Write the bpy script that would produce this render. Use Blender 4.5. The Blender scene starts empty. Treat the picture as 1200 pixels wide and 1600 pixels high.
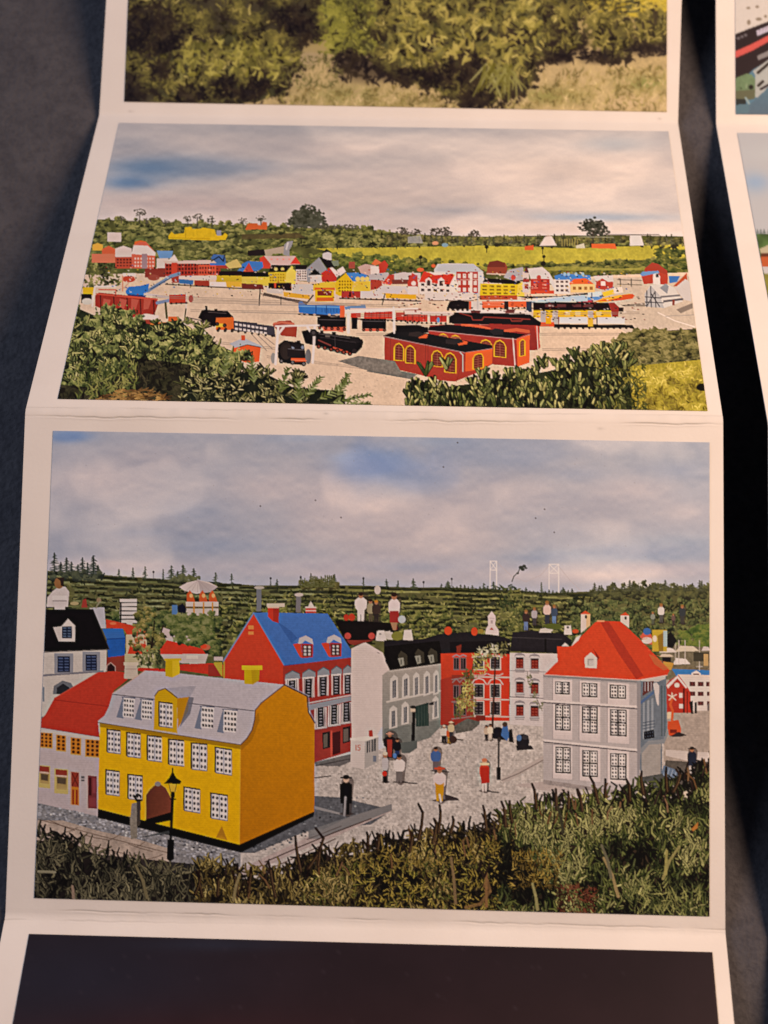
import bpy, math
import numpy as np
from mathutils import Vector, Euler

# ================================================================ camera, world, lamps, exposure
sc = bpy.context.scene
col = sc.collection
MM = .001

cam_d = bpy.data.cameras.new("camera"); cam = bpy.data.objects.new("camera", cam_d); col.objects.link(cam)
cam.location = (13.1395 * MM, -253.4027 * MM, 334.9344 * MM)
cam.rotation_euler = (.40681702, .02174635, .02736989)
cam_d.sensor_fit = 'VERTICAL'; cam_d.sensor_height = 24.0; cam_d.lens = 24.0 * 2498.68 / 1600.0
cam_d.clip_start = .02; cam_d.clip_end = 20
cam_d.dof.use_dof = True; cam_d.dof.focus_distance = .352; cam_d.dof.aperture_fstop = 11.0
sc.camera = cam

world = bpy.data.worlds.new("World"); sc.world = world; world.use_nodes = True
bg = world.node_tree.nodes["Background"]; bg.inputs[0].default_value = (.40, .52, .80, 1); bg.inputs[1].default_value = .07

def area(name, loc, target, size, power, color):
    d = bpy.data.lights.new(name, 'AREA'); d.shape = 'DISK'; d.size = size; d.energy = power; d.color = color
    o = bpy.data.objects.new(name, d); col.objects.link(o); o.location = loc
    o.rotation_euler = (Vector(target) - Vector(loc)).to_track_quat('-Z', 'Y').to_euler()
    return o
lamp = area("desk_lamp", (.37, -.055, .385), (0, -.08, 0), .20, 3.35, (1.0, .665, .45))
lamp.data.shape = 'ELLIPSE'; lamp.data.size_y = .28          # long shade, lying along the strips
area("window_light", (-1.1, .30, .9), (0, -.1, 0), .9, 8.4, (.72, .79, 1.0))

sc.view_settings.view_transform = 'Standard'; sc.view_settings.look = 'None'
sc.view_settings.exposure = 0.0; sc.view_settings.gamma = 1.0; sc.view_settings.use_curve_mapping = False

# ================================================================ material helpers
def mat(name):
    m = bpy.data.materials.new(name); m.use_nodes = True
    nt = m.node_tree; return m, nt, nt.nodes["Principled BSDF"]
def node(nt, typ, **kw):
    n = nt.nodes.new(typ)
    for k, v in kw.items(): setattr(n, k, v)
    return n

def cloth_material():
    m, nt, b = mat("dark_cloth")
    tc = node(nt, 'ShaderNodeTexCoord')
    n1 = node(nt, 'ShaderNodeTexNoise'); n1.inputs['Scale'].default_value = 95; n1.inputs['Detail'].default_value = 6; n1.inputs['Roughness'].default_value = .62
    n2 = node(nt, 'ShaderNodeTexNoise'); n2.inputs['Scale'].default_value = 520; n2.inputs['Detail'].default_value = 5; n2.inputs['Roughness'].default_value = .7
    n3 = node(nt, 'ShaderNodeTexVoronoi'); n3.inputs['Scale'].default_value = 900
    for n in (n1, n2, n3): nt.links.new(tc.outputs['Object'], n.inputs['Vector'])
    r = node(nt, 'ShaderNodeValToRGB'); r.color_ramp.elements[0].position = .34; r.color_ramp.elements[0].color = (.066, .066, .078, 1); r.color_ramp.elements[1].position = .70; r.color_ramp.elements[1].color = (.090, .089, .100, 1)
    nt.links.new(n1.outputs['Fac'], r.inputs['Fac'])
    mx = node(nt, 'ShaderNodeMix', data_type='RGBA', blend_type='MULTIPLY'); mx.inputs['Factor'].default_value = .6
    r2 = node(nt, 'ShaderNodeValToRGB'); r2.color_ramp.elements[0].position = .36; r2.color_ramp.elements[0].color = (.62, .62, .64, 1); r2.color_ramp.elements[1].position = .56; r2.color_ramp.elements[1].color = (1.10, 1.09, 1.07, 1)
    nt.links.new(n2.outputs['Fac'], r2.inputs['Fac']); nt.links.new(r.outputs['Color'], mx.inputs['A']); nt.links.new(r2.outputs['Color'], mx.inputs['B']); nt.links.new(mx.outputs['Result'], b.inputs['Base Color'])
    ad = node(nt, 'ShaderNodeMath', operation='MULTIPLY_ADD'); ad.inputs[1].default_value = .5; nt.links.new(n3.outputs['Distance'], ad.inputs[0]); nt.links.new(n2.outputs['Fac'], ad.inputs[2])
    bp = node(nt, 'ShaderNodeBump'); bp.inputs['Strength'].default_value = .55; bp.inputs['Distance'].default_value = .0006
    nt.links.new(ad.outputs[0], bp.inputs['Height']); nt.links.new(bp.outputs['Normal'], b.inputs['Normal'])
    b.inputs['Roughness'].default_value = .85; b.inputs['Specular IOR Level'].default_value = .25
    return m

def card_material():
    m, nt, b = mat("cream_card")
    at = node(nt, 'ShaderNodeAttribute', attribute_name='wear')
    tc = node(nt, 'ShaderNodeTexCoord')
    n1 = node(nt, 'ShaderNodeTexNoise'); n1.inputs['Scale'].default_value = 60; n1.inputs['Detail'].default_value = 5
    n2 = node(nt, 'ShaderNodeTexNoise'); n2.inputs['Scale'].default_value = 1400; n2.inputs['Detail'].default_value = 3
    nt.links.new(tc.outputs['Object'], n1.inputs['Vector']); nt.links.new(tc.outputs['Object'], n2.inputs['Vector'])
    r = node(nt, 'ShaderNodeValToRGB'); r.color_ramp.elements[0].position = .3; r.color_ramp.elements[0].color = (.80, .775, .735, 1); r.color_ramp.elements[1].position = .7; r.color_ramp.elements[1].color = (.86, .84, .80, 1)
    nt.links.new(n1.outputs['Fac'], r.inputs['Fac'])
    mx = node(nt, 'ShaderNodeMix', data_type='RGBA', blend_type='MULTIPLY'); mx.inputs['Factor'].default_value = 1
    nt.links.new(r.outputs['Color'], mx.inputs['A']); nt.links.new(at.outputs['Color'], mx.inputs['B']); nt.links.new(mx.outputs['Result'], b.inputs['Base Color'])
    bp = node(nt, 'ShaderNodeBump'); bp.inputs['Strength'].default_value = .12; bp.inputs['Distance'].default_value = .0002
    nt.links.new(n2.outputs['Fac'], bp.inputs['Height']); nt.links.new(bp.outputs['Normal'], b.inputs['Normal'])
    b.inputs['Roughness'].default_value = .55; b.inputs['Specular IOR Level'].default_value = .3
    return m

def ink_material():
    m, nt, b = mat("printed_ink")
    at = node(nt, 'ShaderNodeAttribute', attribute_name='ink')
    nt.links.new(at.outputs['Color'], b.inputs['Base Color'])
    tc = node(nt, 'ShaderNodeTexCoord'); n2 = node(nt, 'ShaderNodeTexNoise'); n2.inputs['Scale'].default_value = 220; n2.inputs['Detail'].default_value = 4
    nt.links.new(tc.outputs['Object'], n2.inputs['Vector'])
    bp = node(nt, 'ShaderNodeBump'); bp.inputs['Strength'].default_value = .05; bp.inputs['Distance'].default_value = .0003
    nt.links.new(n2.outputs['Fac'], bp.inputs['Height']); nt.links.new(bp.outputs['Normal'], b.inputs['Normal'])
    b.inputs['Roughness'].default_value = .36; b.inputs['Specular IOR Level'].default_value = .22
    return m
CLOTH, CARD, INK = cloth_material(), card_material(), ink_material()

# ================================================================ the surface
def link(name, verts, faces, material, parent=None, smooth=False):
    me = bpy.data.meshes.new(name)
    verts = np.asarray(verts, np.float32); faces = np.asarray(faces, np.int32)
    me.vertices.add(len(verts)); me.vertices.foreach_set('co', verts.ravel())
    n = faces.shape[1]
    me.loops.add(faces.size); me.loops.foreach_set('vertex_index', faces.ravel())
    me.polygons.add(len(faces)); me.polygons.foreach_set('loop_start', np.arange(0, faces.size, n, dtype=np.int32))
    if smooth: me.polygons.foreach_set('use_smooth', np.ones(len(faces), bool))
    me.update(calc_edges=True); me.materials.append(material)
    o = bpy.data.objects.new(name, me); col.objects.link(o)
    if parent: o.parent = parent
    return o

def build_table():
    n = 160; L = .9
    u = np.linspace(-L, L, n); rng = np.random.default_rng(3)
    wav = vnoise(n, n, 14, 14, rng) * .0007 + vnoise(n, n, 40, 40, rng) * .0003
    X, Y = np.meshgrid(u, u - .1); Z = -.0006 - wav
    idx = np.arange(n * n).reshape(n, n)
    f = np.stack([idx[:-1, :-1], idx[:-1, 1:], idx[1:, 1:], idx[1:, :-1]], -1).reshape(-1, 4)
    o = link("table_cloth", np.stack([X, Y, Z], -1).reshape(-1, 3), f, CLOTH, smooth=True)
    o['kind'] = 'structure'; o['label'] = 'dark blue-grey cloth surface under the postcard strips'
# ---------------------------------------------------------------- print painter
# The printed pictures are flat ink on card. They are painted here, shape by
# shape, into numpy colour fields in image pixel coordinates and then carried onto the card as
# a per-vertex ink colour (no image files).
RNG = np.random.default_rng(11)

def vnoise(h, w, ch, cw, rng):
    g = rng.random((ch + 2, cw + 2)).astype(np.float32)
    y = np.linspace(0, ch, h, endpoint=False); x = np.linspace(0, cw, w, endpoint=False)
    yi = y.astype(int); xi = x.astype(int)
    fy = (y - yi).astype(np.float32)[:, None]; fx = (x - xi).astype(np.float32)[None, :]
    fy = fy * fy * (3 - 2 * fy); fx = fx * fx * (3 - 2 * fx)
    r0 = g[yi]; r1 = g[yi + 1]
    a = r0[:, xi] * (1 - fx) + r0[:, xi + 1] * fx
    b = r1[:, xi] * (1 - fx) + r1[:, xi + 1] * fx
    return a * (1 - fy) + b * fy

def fbm(h, w, cell, octs, rng, sx=1.0):
    out = np.zeros((h, w), np.float32); amp = 1.0; tot = 0
    for o in range(octs):
        c = cell / 2 ** o
        out += amp * (vnoise(h, w, max(1, int(h / c)), max(1, int(w / c / sx)), rng) - .5)
        tot += amp * .5; amp *= .55
    return out / tot

def clouds(cv, cell, sx, rng):
    """billowing cloud tone: soft-edged masses lit from above, in +-colour steps"""
    f = fbm(cv.h, cv.w, cell * cv.k, 6, rng, sx)
    m = np.clip((f + .10) / .30, 0, 1); m = m * m * (3 - 2 * m)
    d = int(7 * cv.k)
    rel = f - np.roll(f, d, 0)
    return (m - .5) * 24 + np.clip(rel, -.5, .5) * -60 + cv.big * 9 + 3

class Cv:
    def __init__(s, x0, y0, x1, y1, k, base=(128, 128, 128)):
        s.x0, s.y0, s.k = x0, y0, k
        s.h, s.w = int((y1 - y0) * k), int((x1 - x0) * k)
        s.a = np.empty((s.h, s.w, 3), np.float32); s.a[:] = base
        s.X = (x0 + (np.arange(s.w) + .5) / k).astype(np.float32)
        s.Y = (y0 + (np.arange(s.h) + .5) / k).astype(np.float32)
        s.fine = fbm(s.h, s.w, 3 * k, 2, RNG) * .7
        s.mid = fbm(s.h, s.w, 14 * k, 3, RNG)
    def box(s, xa, ya, xb, yb):
        i0 = max(0, int((xa - s.x0) * s.k) - 1); i1 = min(s.w, int((xb - s.x0) * s.k) + 2)
        j0 = max(0, int((ya - s.y0) * s.k) - 1); j1 = min(s.h, int((yb - s.y0) * s.k) + 2)
        if i1 <= i0 or j1 <= j0: return None
        return slice(j0, j1), slice(i0, i1)
    def mask(s, pts, sl):
        X = s.X[sl[1]][None, :]; Y = s.Y[sl[0]][:, None]
        m = np.zeros((Y.shape[0], X.shape[1]), bool)
        n = len(pts)
        for i in range(n):
            xa, ya = pts[i]; xb, yb = pts[(i + 1) % n]
            if ya == yb: continue
            c = ((ya <= Y) != (yb <= Y)) & (X < (xb - xa) * (Y - ya) / (yb - ya) + xa)
            m ^= c
        return m
    def put(s, sl, m, c, a=1.0, n=0.0, c2=None, hor=False, nm=0.0):
        col = np.empty(m.shape + (3,), np.float32); col[:] = c
        if c2 is not None:
            if hor: t = np.linspace(0, 1, m.shape[1], dtype=np.float32)[None, :, None]
            else: t = np.linspace(0, 1, m.shape[0], dtype=np.float32)[:, None, None]
            col = col * (1 - t) + np.array(c2, np.float32) * t
        if n: col = col * (1 + n * s.fine[sl])[..., None]
        if nm: col = col * (1 + nm * s.mid[sl])[..., None]
        al = (m.astype(np.float32) * a)[..., None]
        s.a[sl] = s.a[sl] * (1 - al) + col * al
    def poly(s, pts, c, a=1.0, **kw):
        xs = [q[0] for q in pts]; ys = [q[1] for q in pts]
        sl = s.box(min(xs), min(ys), max(xs), max(ys))
        if sl: s.put(sl, s.mask(pts, sl), c, a, **kw)
    def ell(s, cx, cy, rx, ry, c, a=1.0, soft=0.0, **kw):
        e = 1 + soft
        sl = s.box(cx - rx * e, cy - ry * e, cx + rx * e, cy + ry * e)
        if not sl: return
        d = np.sqrt(((s.X[sl[1]][None, :] - cx) / rx) ** 2 + ((s.Y[sl[0]][:, None] - cy) / ry) ** 2)
        if soft: m = np.clip((e - d) / (2 * soft), 0, 1); m = m * m * (3 - 2 * m)
        else: m = np.clip((1 - d) * min(rx, ry) * s.k + .5, 0, 1)
        s.put(sl, m, c, a, **kw)
    def glow(s, cx, cy, rx, ry, c, a=1.0, warp=0.0):
        e = 2.6 if not warp else 5.0
        sl = s.box(cx - e * rx, cy - e * ry, cx + e * rx, cy + e * ry)
        if not sl: return
        d = ((s.X[sl[1]][None, :] - cx) / rx) ** 2 + ((s.Y[sl[0]][:, None] - cy) / ry) ** 2
        if warp: d = d * np.clip(1 + warp * s.big[sl] * 2, .3, 4)
        s.put(sl, np.exp(-d), c, a)
    def line(s, pts, w, c, a=1.0, w2=None):
        n = len(pts) - 1
        for i in range(n):
            (xa, ya), (xb, yb) = pts[i], pts[i + 1]
            ra = w / 2 if w2 is None else (w + (w2 - w) * i / n) / 2
            rb = w / 2 if w2 is None else (w + (w2 - w) * (i + 1) / n) / 2
            r = max(ra, rb)
            sl = s.box(min(xa, xb) - r, min(ya, yb) - r, max(xa, xb) + r, max(ya, yb) + r)
            if not sl: continue
            X = s.X[sl[1]][None, :] - xa; Y = s.Y[sl[0]][:, None] - ya
            dx, dy = xb - xa, yb - ya; L = dx * dx + dy * dy + 1e-9
            t = np.clip((X * dx + Y * dy) / L, 0, 1)
            d = np.sqrt((X - t * dx) ** 2 + (Y - t * dy) ** 2)
            m = np.clip((ra + (rb - ra) * t - d) * s.k + .5, 0, 1) * a
            m = m[..., None]
            s.a[sl] = s.a[sl] * (1 - m) + np.array(c, np.float32) * m
    def blur(s, r):
        if r < 1: return
        k = np.ones(2 * r + 1, np.float32) / (2 * r + 1)
        for ax in (0, 1):
            p = np.pad(s.a, [(r, r) if i == ax else (0, 0) for i in range(3)], mode='edge')
            cs = np.cumsum(p, axis=ax, dtype=np.float64)
            z = np.zeros_like(np.take(cs, [0], axis=ax))
            cs = np.concatenate([z, cs], axis=ax)
            n = s.a.shape[ax]
            s.a = ((np.take(cs, range(2 * r + 1, 2 * r + 1 + n), axis=ax) - np.take(cs, range(n), axis=ax)) / (2 * r + 1)).astype(np.float32)

class V:
    """draws in a local frame: origin (ox, oy), s local units per image pixel"""
    def __init__(s, cv, ox, oy, sc=1200 / 280.): s.cv, s.ox, s.oy, s.sc = cv, ox, oy, sc
    def q(s, p): return (s.ox + p[0] / s.sc, s.oy + p[1] / s.sc)
    def poly(s, pts, c, a=1.0, **k): s.cv.poly([s.q(p) for p in pts], c, a, **k)
    def rect(s, x0, y0, x1, y1, c, a=1.0, sk=0, **k):
        s.poly([(x0, y0), (x1, y0 + sk), (x1, y1 + sk), (x0, y1)], c, a, **k)
    def line(s, pts, w, c, a=1.0, w2=None): s.cv.line([s.q(p) for p in pts], w / s.sc, c, a, None if w2 is None else w2 / s.sc)
    def ell(s, cx, cy, rx, ry, c, a=1.0, **k):
        x, y = s.q((cx, cy)); s.cv.ell(x, y, rx / s.sc, ry / s.sc, c, a, **k)
    def grid(s, x0, y0, x1, y1, sk, nx, ny, c, fx=.5, fy=.5, dot=False, gap=None):
        """nx x ny panes inside a skewed box"""
        for i in range(nx):
            for j in range(ny):
                u0 = (i + .5 - fx / 2) / nx; u1 = (i + .5 + fx / 2) / nx
                if gap:
                    sh = -gap if i < nx / 2 else gap
                    u0 += sh; u1 += sh
                v0 = (j + .5 - fy / 2) / ny; v1 = (j + .5 + fy / 2) / ny
                X0, X1 = x0 + (x1 - x0) * u0, x0 + (x1 - x0) * u1
                Y0, Y1 = y0 + (y1 - y0) * v0, y0 + (y1 - y0) * v1
                if dot: s.ell((X0 + X1) / 2, (Y0 + Y1) / 2 + sk * (u0 + u1) / 2, (X1 - X0) / 2, (Y1 - Y0) / 2, c)
                else: s.poly([(X0, Y0 + sk * u0), (X1, Y0 + sk * u1), (X1, Y1 + sk * u1), (X0, Y1 + sk * u0)], c)

def inpoly(pts, x, y):
    r = False; n = len(pts)
    for i in range(n):
        xa, ya = pts[i]; xb, yb = pts[(i + 1) % n]
        if (ya <= y) != (yb <= y) and x < (xb - xa) * (y - ya) / (yb - ya) + xa: r = not r
    return r

def leaves(cv, pts, n, L, W, pal, ang=-90, spread=35, curve=.25, rng=RNG, order=True, clump=None, taper=.35, jit=14, outline=0.0):
    """n short tapered strokes spread over a region, far ones first"""
    xs = [q[0] for q in pts]; ys = [q[1] for q in pts]
    P = []
    while len(P) < n:
        X = rng.uniform(min(xs), max(xs), n); Y = rng.uniform(min(ys), max(ys), n)
        P += [(x, y) for x, y in zip(X, Y) if inpoly(pts, x, y)]
    P = P[:n]
    if order: P.sort(key=lambda q: q[1])
    nz = clump if clump is not None else cv.mid
    for x, y in P:
        j = min(cv.h - 1, max(0, int((y - cv.y0) * cv.k))); i = min(cv.w - 1, max(0, int((x - cv.x0) * cv.k)))
        t = nz[j, i] * 1.5 + .48 + rng.normal(0, .22)
        t = min(.999, max(0, t)) * (len(pal) - 1)
        a = int(t); f = t - a
        c = np.array(pal[a], float) * (1 - f) + np.array(pal[a + 1], float) * f + rng.normal(0, jit) * np.array([1, .95, .7])
        an = math.radians(ang + rng.normal(0, spread)); l = rng.uniform(*L); w = rng.uniform(*W)
        a2 = an + rng.normal(0, curve)
        p1 = (x + math.cos(an) * l * .55, y + math.sin(an) * l * .55)
        p2 = (p1[0] + math.cos(a2) * l * .45, p1[1] + math.sin(a2) * l * .45)
        if outline: cv.line([(x + .6, y), (p1[0] + .6, p1[1] + .5), (p2[0] + .4, p2[1] + .4)], w + outline, c * .25, .8, w * taper + outline)
        cv.line([(x, y), p1, p2], w, np.clip(c, 4, 245), .92, w * taper)

def bushy(cv, pts, n, R, pal, rng=RNG, rag=.75, flat=.75, light=1.0):
    """rounded leafy clumps with ragged edges: bright tops, deep shade beneath, far ones first"""
    xs = [q[0] for q in pts]; ys = [q[1] for q in pts]; P = []
    while len(P) < n:
        X = rng.uniform(min(xs), max(xs), n); Y = rng.uniform(min(ys), max(ys), n)
        P += [(x, y) for x, y in zip(X, Y) if inpoly(pts, x, y)]
    P = sorted(P[:n], key=lambda q: q[1])
    if not hasattr(cv, 'leaf'):
        r_ = np.random.default_rng(77); cv.leaf = fbm(cv.h, cv.w, 5.5 * cv.k, 3, r_)
    pal = np.array(pal, np.float32)
    for x, y in P:
        r = rng.uniform(*R)
        sl = cv.box(x - r * 1.4, y - r * 1.4, x + r * 1.4, y + r * 1.4)
        if not sl: continue
        dx = (cv.X[sl[1]][None, :] - x) / r; dy = (cv.Y[sl[0]][:, None] - y) / (r * flat)
        nz = cv.leaf[sl]
        d = np.sqrt(dx * dx + dy * dy) + nz * rag
        m = np.clip((1 - d) * r * cv.k * .8 + .5, 0, 1) * .95
        t = (.50 - .42 * dy - .16 * dx + nz * .85) * light + rng.normal(0, .10)
        t = np.clip(t, 0, .999) * (len(pal) - 1); i = t.astype(int); f = (t - i)[..., None]
        c = pal[i] * (1 - f) + pal[i + 1] * f
        cv.a[sl] = cv.a[sl] * (1 - m[..., None]) + c * m[..., None]

def tuft(cv, x, y, r, n, pal, rng=RNG, w=1.6, up=-90, fan=150, outline=0):
    """a needle-leaved shoot: strokes fanning out from one point"""
    for i in range(n):
        a = math.radians(up + rng.uniform(-fan / 2, fan / 2)); l = r * rng.uniform(.6, 1.1)
        c = np.array(pal[rng.integers(len(pal))], float) + rng.normal(0, 9)
        if outline: cv.line([(x + .5, y), (x + .5 + math.cos(a) * l, y + .4 + math.sin(a) * l * .9)], w + outline, c * .25, .8, w * .5 + outline)
        cv.line([(x, y), (x + math.cos(a) * l, y + math.sin(a) * l * .9)], w, np.clip(c * .8, 5, 245), .95, w * .6)
        cv.line([(x + math.cos(a) * l * .5, y + math.sin(a) * l * .45), (x + math.cos(a) * l * .97, y + math.sin(a) * l * .87)], w * .55, np.clip(c * 1.02 + 2, 5, 245), .75, w * .35)

def conifer(cv, x, yb, h, wd, c, rng=RNG):
    cv.line([(x, yb), (x, yb - h)], max(.7, wd * .1), c)
    n = max(5, int(h / 1.7))
    for i in range(n):
        t = (i + .3) / n; yy = yb - h * (1 - t)
        for sg in (-1, 1):
            if rng.random() < .12: continue
            ww = wd * (.12 + .72 * t ** .8) * rng.uniform(.4, 1.2) * .72
            cc = np.clip(np.array(c) + rng.normal(0, 14), 5, 240)
            cv.line([(x, yy - wd * .06), (x + sg * ww, yy + wd * rng.uniform(-.08, .16))], max(1.3, h / n * 1.0), cc, .85, .8)

def person(cv, x, yt, h, top, legs, skin=(170, 120, 90), hair=(50, 35, 30), w=None, hat=None, shadow=None):
    """small standing figure: head, shoulders, trunk, legs"""
    w = w or h * .3
    if shadow: cv.poly([(x, yt + h), (x + w * .3, yt + h - 1.5), (x + shadow, yt + h + 1), (x + shadow * .9, yt + h + 2.5)], (70, 62, 62))
    cv.line([(x + w * .12, yt + h * .2), (x + w * .14, yt + h * .97)], w * 1.05, (58, 46, 44), .55, w * .6); cv.ell(x + 1, yt + h * .98, w * .6, h * .04, (50, 42, 42), .7)
    cv.poly([(x - w * .3, yt + h * .55), (x + w * .3, yt + h * .55), (x + w * .24, yt + h), (x + w * .04, yt + h), (x, yt + h * .65), (x - w * .05, yt + h), (x - w * .26, yt + h)], legs)
    cv.poly([(x - w * .2, yt + h * .17), (x + w * .2, yt + h * .17), (x + w * .5, yt + h * .27), (x + w * .48, yt + h * .52), (x + w * .3, yt + h * .6), (x - w * .3, yt + h * .6), (x - w * .48, yt + h * .52), (x - w * .5, yt + h * .27)], top)
    cv.ell(x, yt + h * .1, h * .075, h * .1, skin); cv.ell(x, yt + h * .055, h * .08, h * .06, hat or hair)
    if hat: cv.line([(x - h * .13, yt + h * .07), (x + h * .13, yt + h * .07)], h * .04, hat)
# ---------------------------------------------------------------- picture: yellow house on the square
def paint_square():
    rng = np.random.default_rng(5)
    cv = Cv(44, 662, 1122, 1442, 2, (192, 196, 210))
    cv.big = fbm(cv.h, cv.w, 170 * 2, 4, rng)
    cv.band = fbm(cv.h, cv.w, 60 * 2, 3, rng, 4)
    # -- sky
    g = cv.glow
    puff = fbm(cv.h, cv.w, 90 * 2, 5, rng, 1.5)
    g(300, 840, 170, 36, (178, 184, 202), .8, .8); g(200, 760, 150, 60, (198, 196, 207), .6, .5)
    g(420, 700, 200, 22, (192, 194, 205), .6, .5)
    g(560, 800, 130, 60, (215, 204, 209), .75, .9); g(690, 840, 120, 40, (215, 204, 206), .7, .8)
    g(860, 730, 190, 45, (190, 190, 200), .7, .7); g(760, 710, 110, 26, (178, 188, 209), .6, .7)
    g(1040, 720, 120, 40, (178, 186, 201), .7, .6); g(930, 800, 160, 40, (198, 194, 203), .6, .8)
    g(1000, 865, 120, 18, (168, 185, 210), .85, .8); g(880, 868, 90, 12, (175, 189, 210), .7, .8)
    g(1060, 845, 80, 14, (182, 194, 213), .6, .6); g(1030, 890, 130, 14, (210, 204, 214), .8, .5)
    g(640, 880, 120, 14, (188, 190, 205), .6, .5); g(500, 885, 260, 14, (210, 206, 217), .75, .4)
    g(200, 868, 90, 10, (182, 186, 201), .5, .5); g(180, 885, 130, 12, (212, 206, 215), .7, .4)
    g(850, 900, 160, 12, (212, 206, 213), .8, .3)
    g(585, 728, 46, 20, (140, 174, 227), 1.0, .9); g(560, 715, 40, 9, (152, 182, 227), .8, .7); g(640, 752, 60, 9, (172, 188, 217), .7, .8)
    g(110, 680, 34, 10, (142, 176, 225), 1.0, .6); g(470, 685, 60, 8, (172, 188, 215), .6, .5); g(690, 690, 60, 9, (170, 188, 217), .6, .5)
    g(600, 765, 60, 10, (212, 206, 211), .6, .7)
    li, dk_ = (216, 209, 215), (172, 183, 206)
    for x_, y_, rx, ry, c_, a_ in ((150, 745, 80, 34, li, .75), (240, 715, 90, 20, li, .5), (420, 762, 80, 30, li, .85), (530, 790, 60, 36, li, .95), (500, 835, 70, 22, li, .7), (690, 800, 70, 40, li, .8), (700, 850, 90, 20, li, .7), (820, 770, 70, 30, li, .6), (990, 765, 70, 26, li, .75), (1070, 800, 50, 20, li, .6), (920, 900, 130, 10, li, .8), (170, 880, 80, 8, li, .6), (560, 895, 160, 9, li, .7),
                                   (300, 800, 60, 24, dk_, .6), (330, 852, 110, 16, dk_, .85), (230, 832, 70, 10, dk_, .5), (610, 765, 60, 12, dk_, .5), (790, 712, 90, 16, dk_, .7), (900, 740, 60, 14, dk_, .5), (1060, 735, 60, 18, dk_, .6), (1000, 862, 110, 14, dk_, .9), (860, 872, 60, 9, dk_, .7), (640, 886, 60, 7, dk_, .5), (470, 700, 80, 10, dk_, .5)):
        g(x_, y_, rx, ry, c_, a_, .8)
    g(580, 728, 48, 19, (152, 172, 214), .9, .9); g(630, 748, 50, 10, (164, 180, 212), .6, .8); g(108, 682, 36, 10, (150, 174, 216), .9, .6)
    cv.a += clouds(cv, 100, 1.6, rng)[..., None] * np.array([1, .80, .55])
    for x, y in ((493, 781), (533, 808), (693, 729), (851, 795), (837, 809), (866, 831), (715, 691), (407, 790)):
        cv.ell(x, y, 1.2, 1.2, (95, 88, 92), .9)
    for _ in range(70):
        cv.ell(rng.uniform(80, 1105), rng.uniform(680, 880), .6, .6, (150, 145, 150) if rng.random() < .6 else (214, 204, 204), .6)
    # -- suspension bridge far off
    wh = (240, 234, 232)
    for (x0, x1, yt, yb) in ((766, 776, 876, 922), (858, 873, 881, 930)):
        cv.line([(x0, yt), (x0, yb)], 1.4, wh); cv.line([(x1, yt), (x1, yb)], 1.6, wh)
        for y in (yt, yt + 14): cv.line([(x0, y), (x1, y)], 1.3, wh)
        cv.line([(x0, yt), (x1, yt + 14)], 1.1, wh); cv.line([(x1, yt), (x0, yt + 14)], .9, wh)
    cv.line([(777, 878), (800, 900), (822, 908), (845, 898), (858, 883)], .8, (200, 190, 194), .8)
    cv.line([(873, 884), (890, 905), (910, 925)], .8, (200, 190, 194), .8)
    cv.line([(800, 908), (803, 900), (810, 893), (813, 886)], 1.4, (75, 80, 70))
    for dx, dy, rr in ((0, 0, 3.5), (5, -2, 3), (3, 3, 3), (-5, 9, 2), (8, 1, 2)): cv.ell(814 + dx, 886 + dy, rr, rr * .8, (62, 68, 62))
    # -- hill
    top = [(60, 890), (150, 897), (240, 903), (330, 909), (400, 914), (480, 914), (560, 914), (640, 917), (700, 917), (800, 921), (860, 926), (930, 923), (1000, 918), (1122, 920)]
    cv.poly(top + [(1122, 1100), (60, 1100)], (96, 96, 60), nm=.2)
    def hy(x): return float(np.interp(x, [q[0] for q in top], [q[1] for q in top]))
    wob = fbm(4, 1100, 60, 3, rng)[1]
    for k in range(13):                     # terraced hedges
        x = 60.0
        while x < 905:
            st_ = rng.uniform(5, 26)
            y = hy(x) + 3.5 + k * (9.0 if x < 340 else 7.4) + wob[int(x) % 1100] * 2.5 + rng.normal(0, .8)
            if rng.random() > .12 + .025 * k:
                d = np.array((40, 44, 28)) + rng.normal(0, 10)
                cv.line([(x, y), (x + st_ * .5, y + rng.normal(0, .7)), (x + st_ + 2, y + .4)], rng.uniform(2.2, 5), d, .85)
                l = np.array((136, 144, 98) if x < 480 else (144, 146, 84)) + rng.normal(0, 16)
                cv.line([(x, y + 4.3), (x + st_ * .5, y + 4.2 + rng.normal(0, .8)), (x + st_ + 1, y + 4.5)], rng.uniform(1.2, 3.4), l, .75)
            x += st_
    leaves(cv, [(66, 905), (330, 915), (640, 922), (890, 930), (890, 985), (66, 985)], 900, (3, 7), (1.5, 3.2), [(36, 40, 28), (58, 64, 38), (92, 98, 58), (126, 126, 78)], ang=0, spread=50, rng=rng)
    pal = [(32, 36, 22), (64, 73, 40), (98, 105, 56), (134, 136, 74), (172, 168, 104)]
    bushy(cv, [(330, 945), (540, 950), (640, 955), (640, 1000), (330, 1040)], 230, (3, 7), pal, rng, 1.3); bushy(cv, [(620, 955), (700, 945), (720, 985), (780, 985), (790, 940), (815, 950), (890, 985), (890, 1010), (620, 1010)], 200, (3, 6.5), pal, rng, 1.3)
    leaves(cv, [(330, 930), (640, 930), (890, 940), (890, 990), (330, 990)], 420, (3, 7), (1.4, 2.8), pal, spread=70, rng=rng)
    bushy(cv, [(890, 940), (1122, 932), (1122, 1040), (890, 1000)], 520, (3, 7), [(34, 38, 28), (62, 72, 45), (94, 104, 62), (132, 138, 86)], rng, 1.3); leaves(cv, [(890, 928), (1122, 920), (1122, 1000), (890, 990)], 520, (3, 8), (1.4, 3), [(30, 36, 26), (62, 72, 44), (110, 112, 66)], spread=60, rng=rng)
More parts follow.
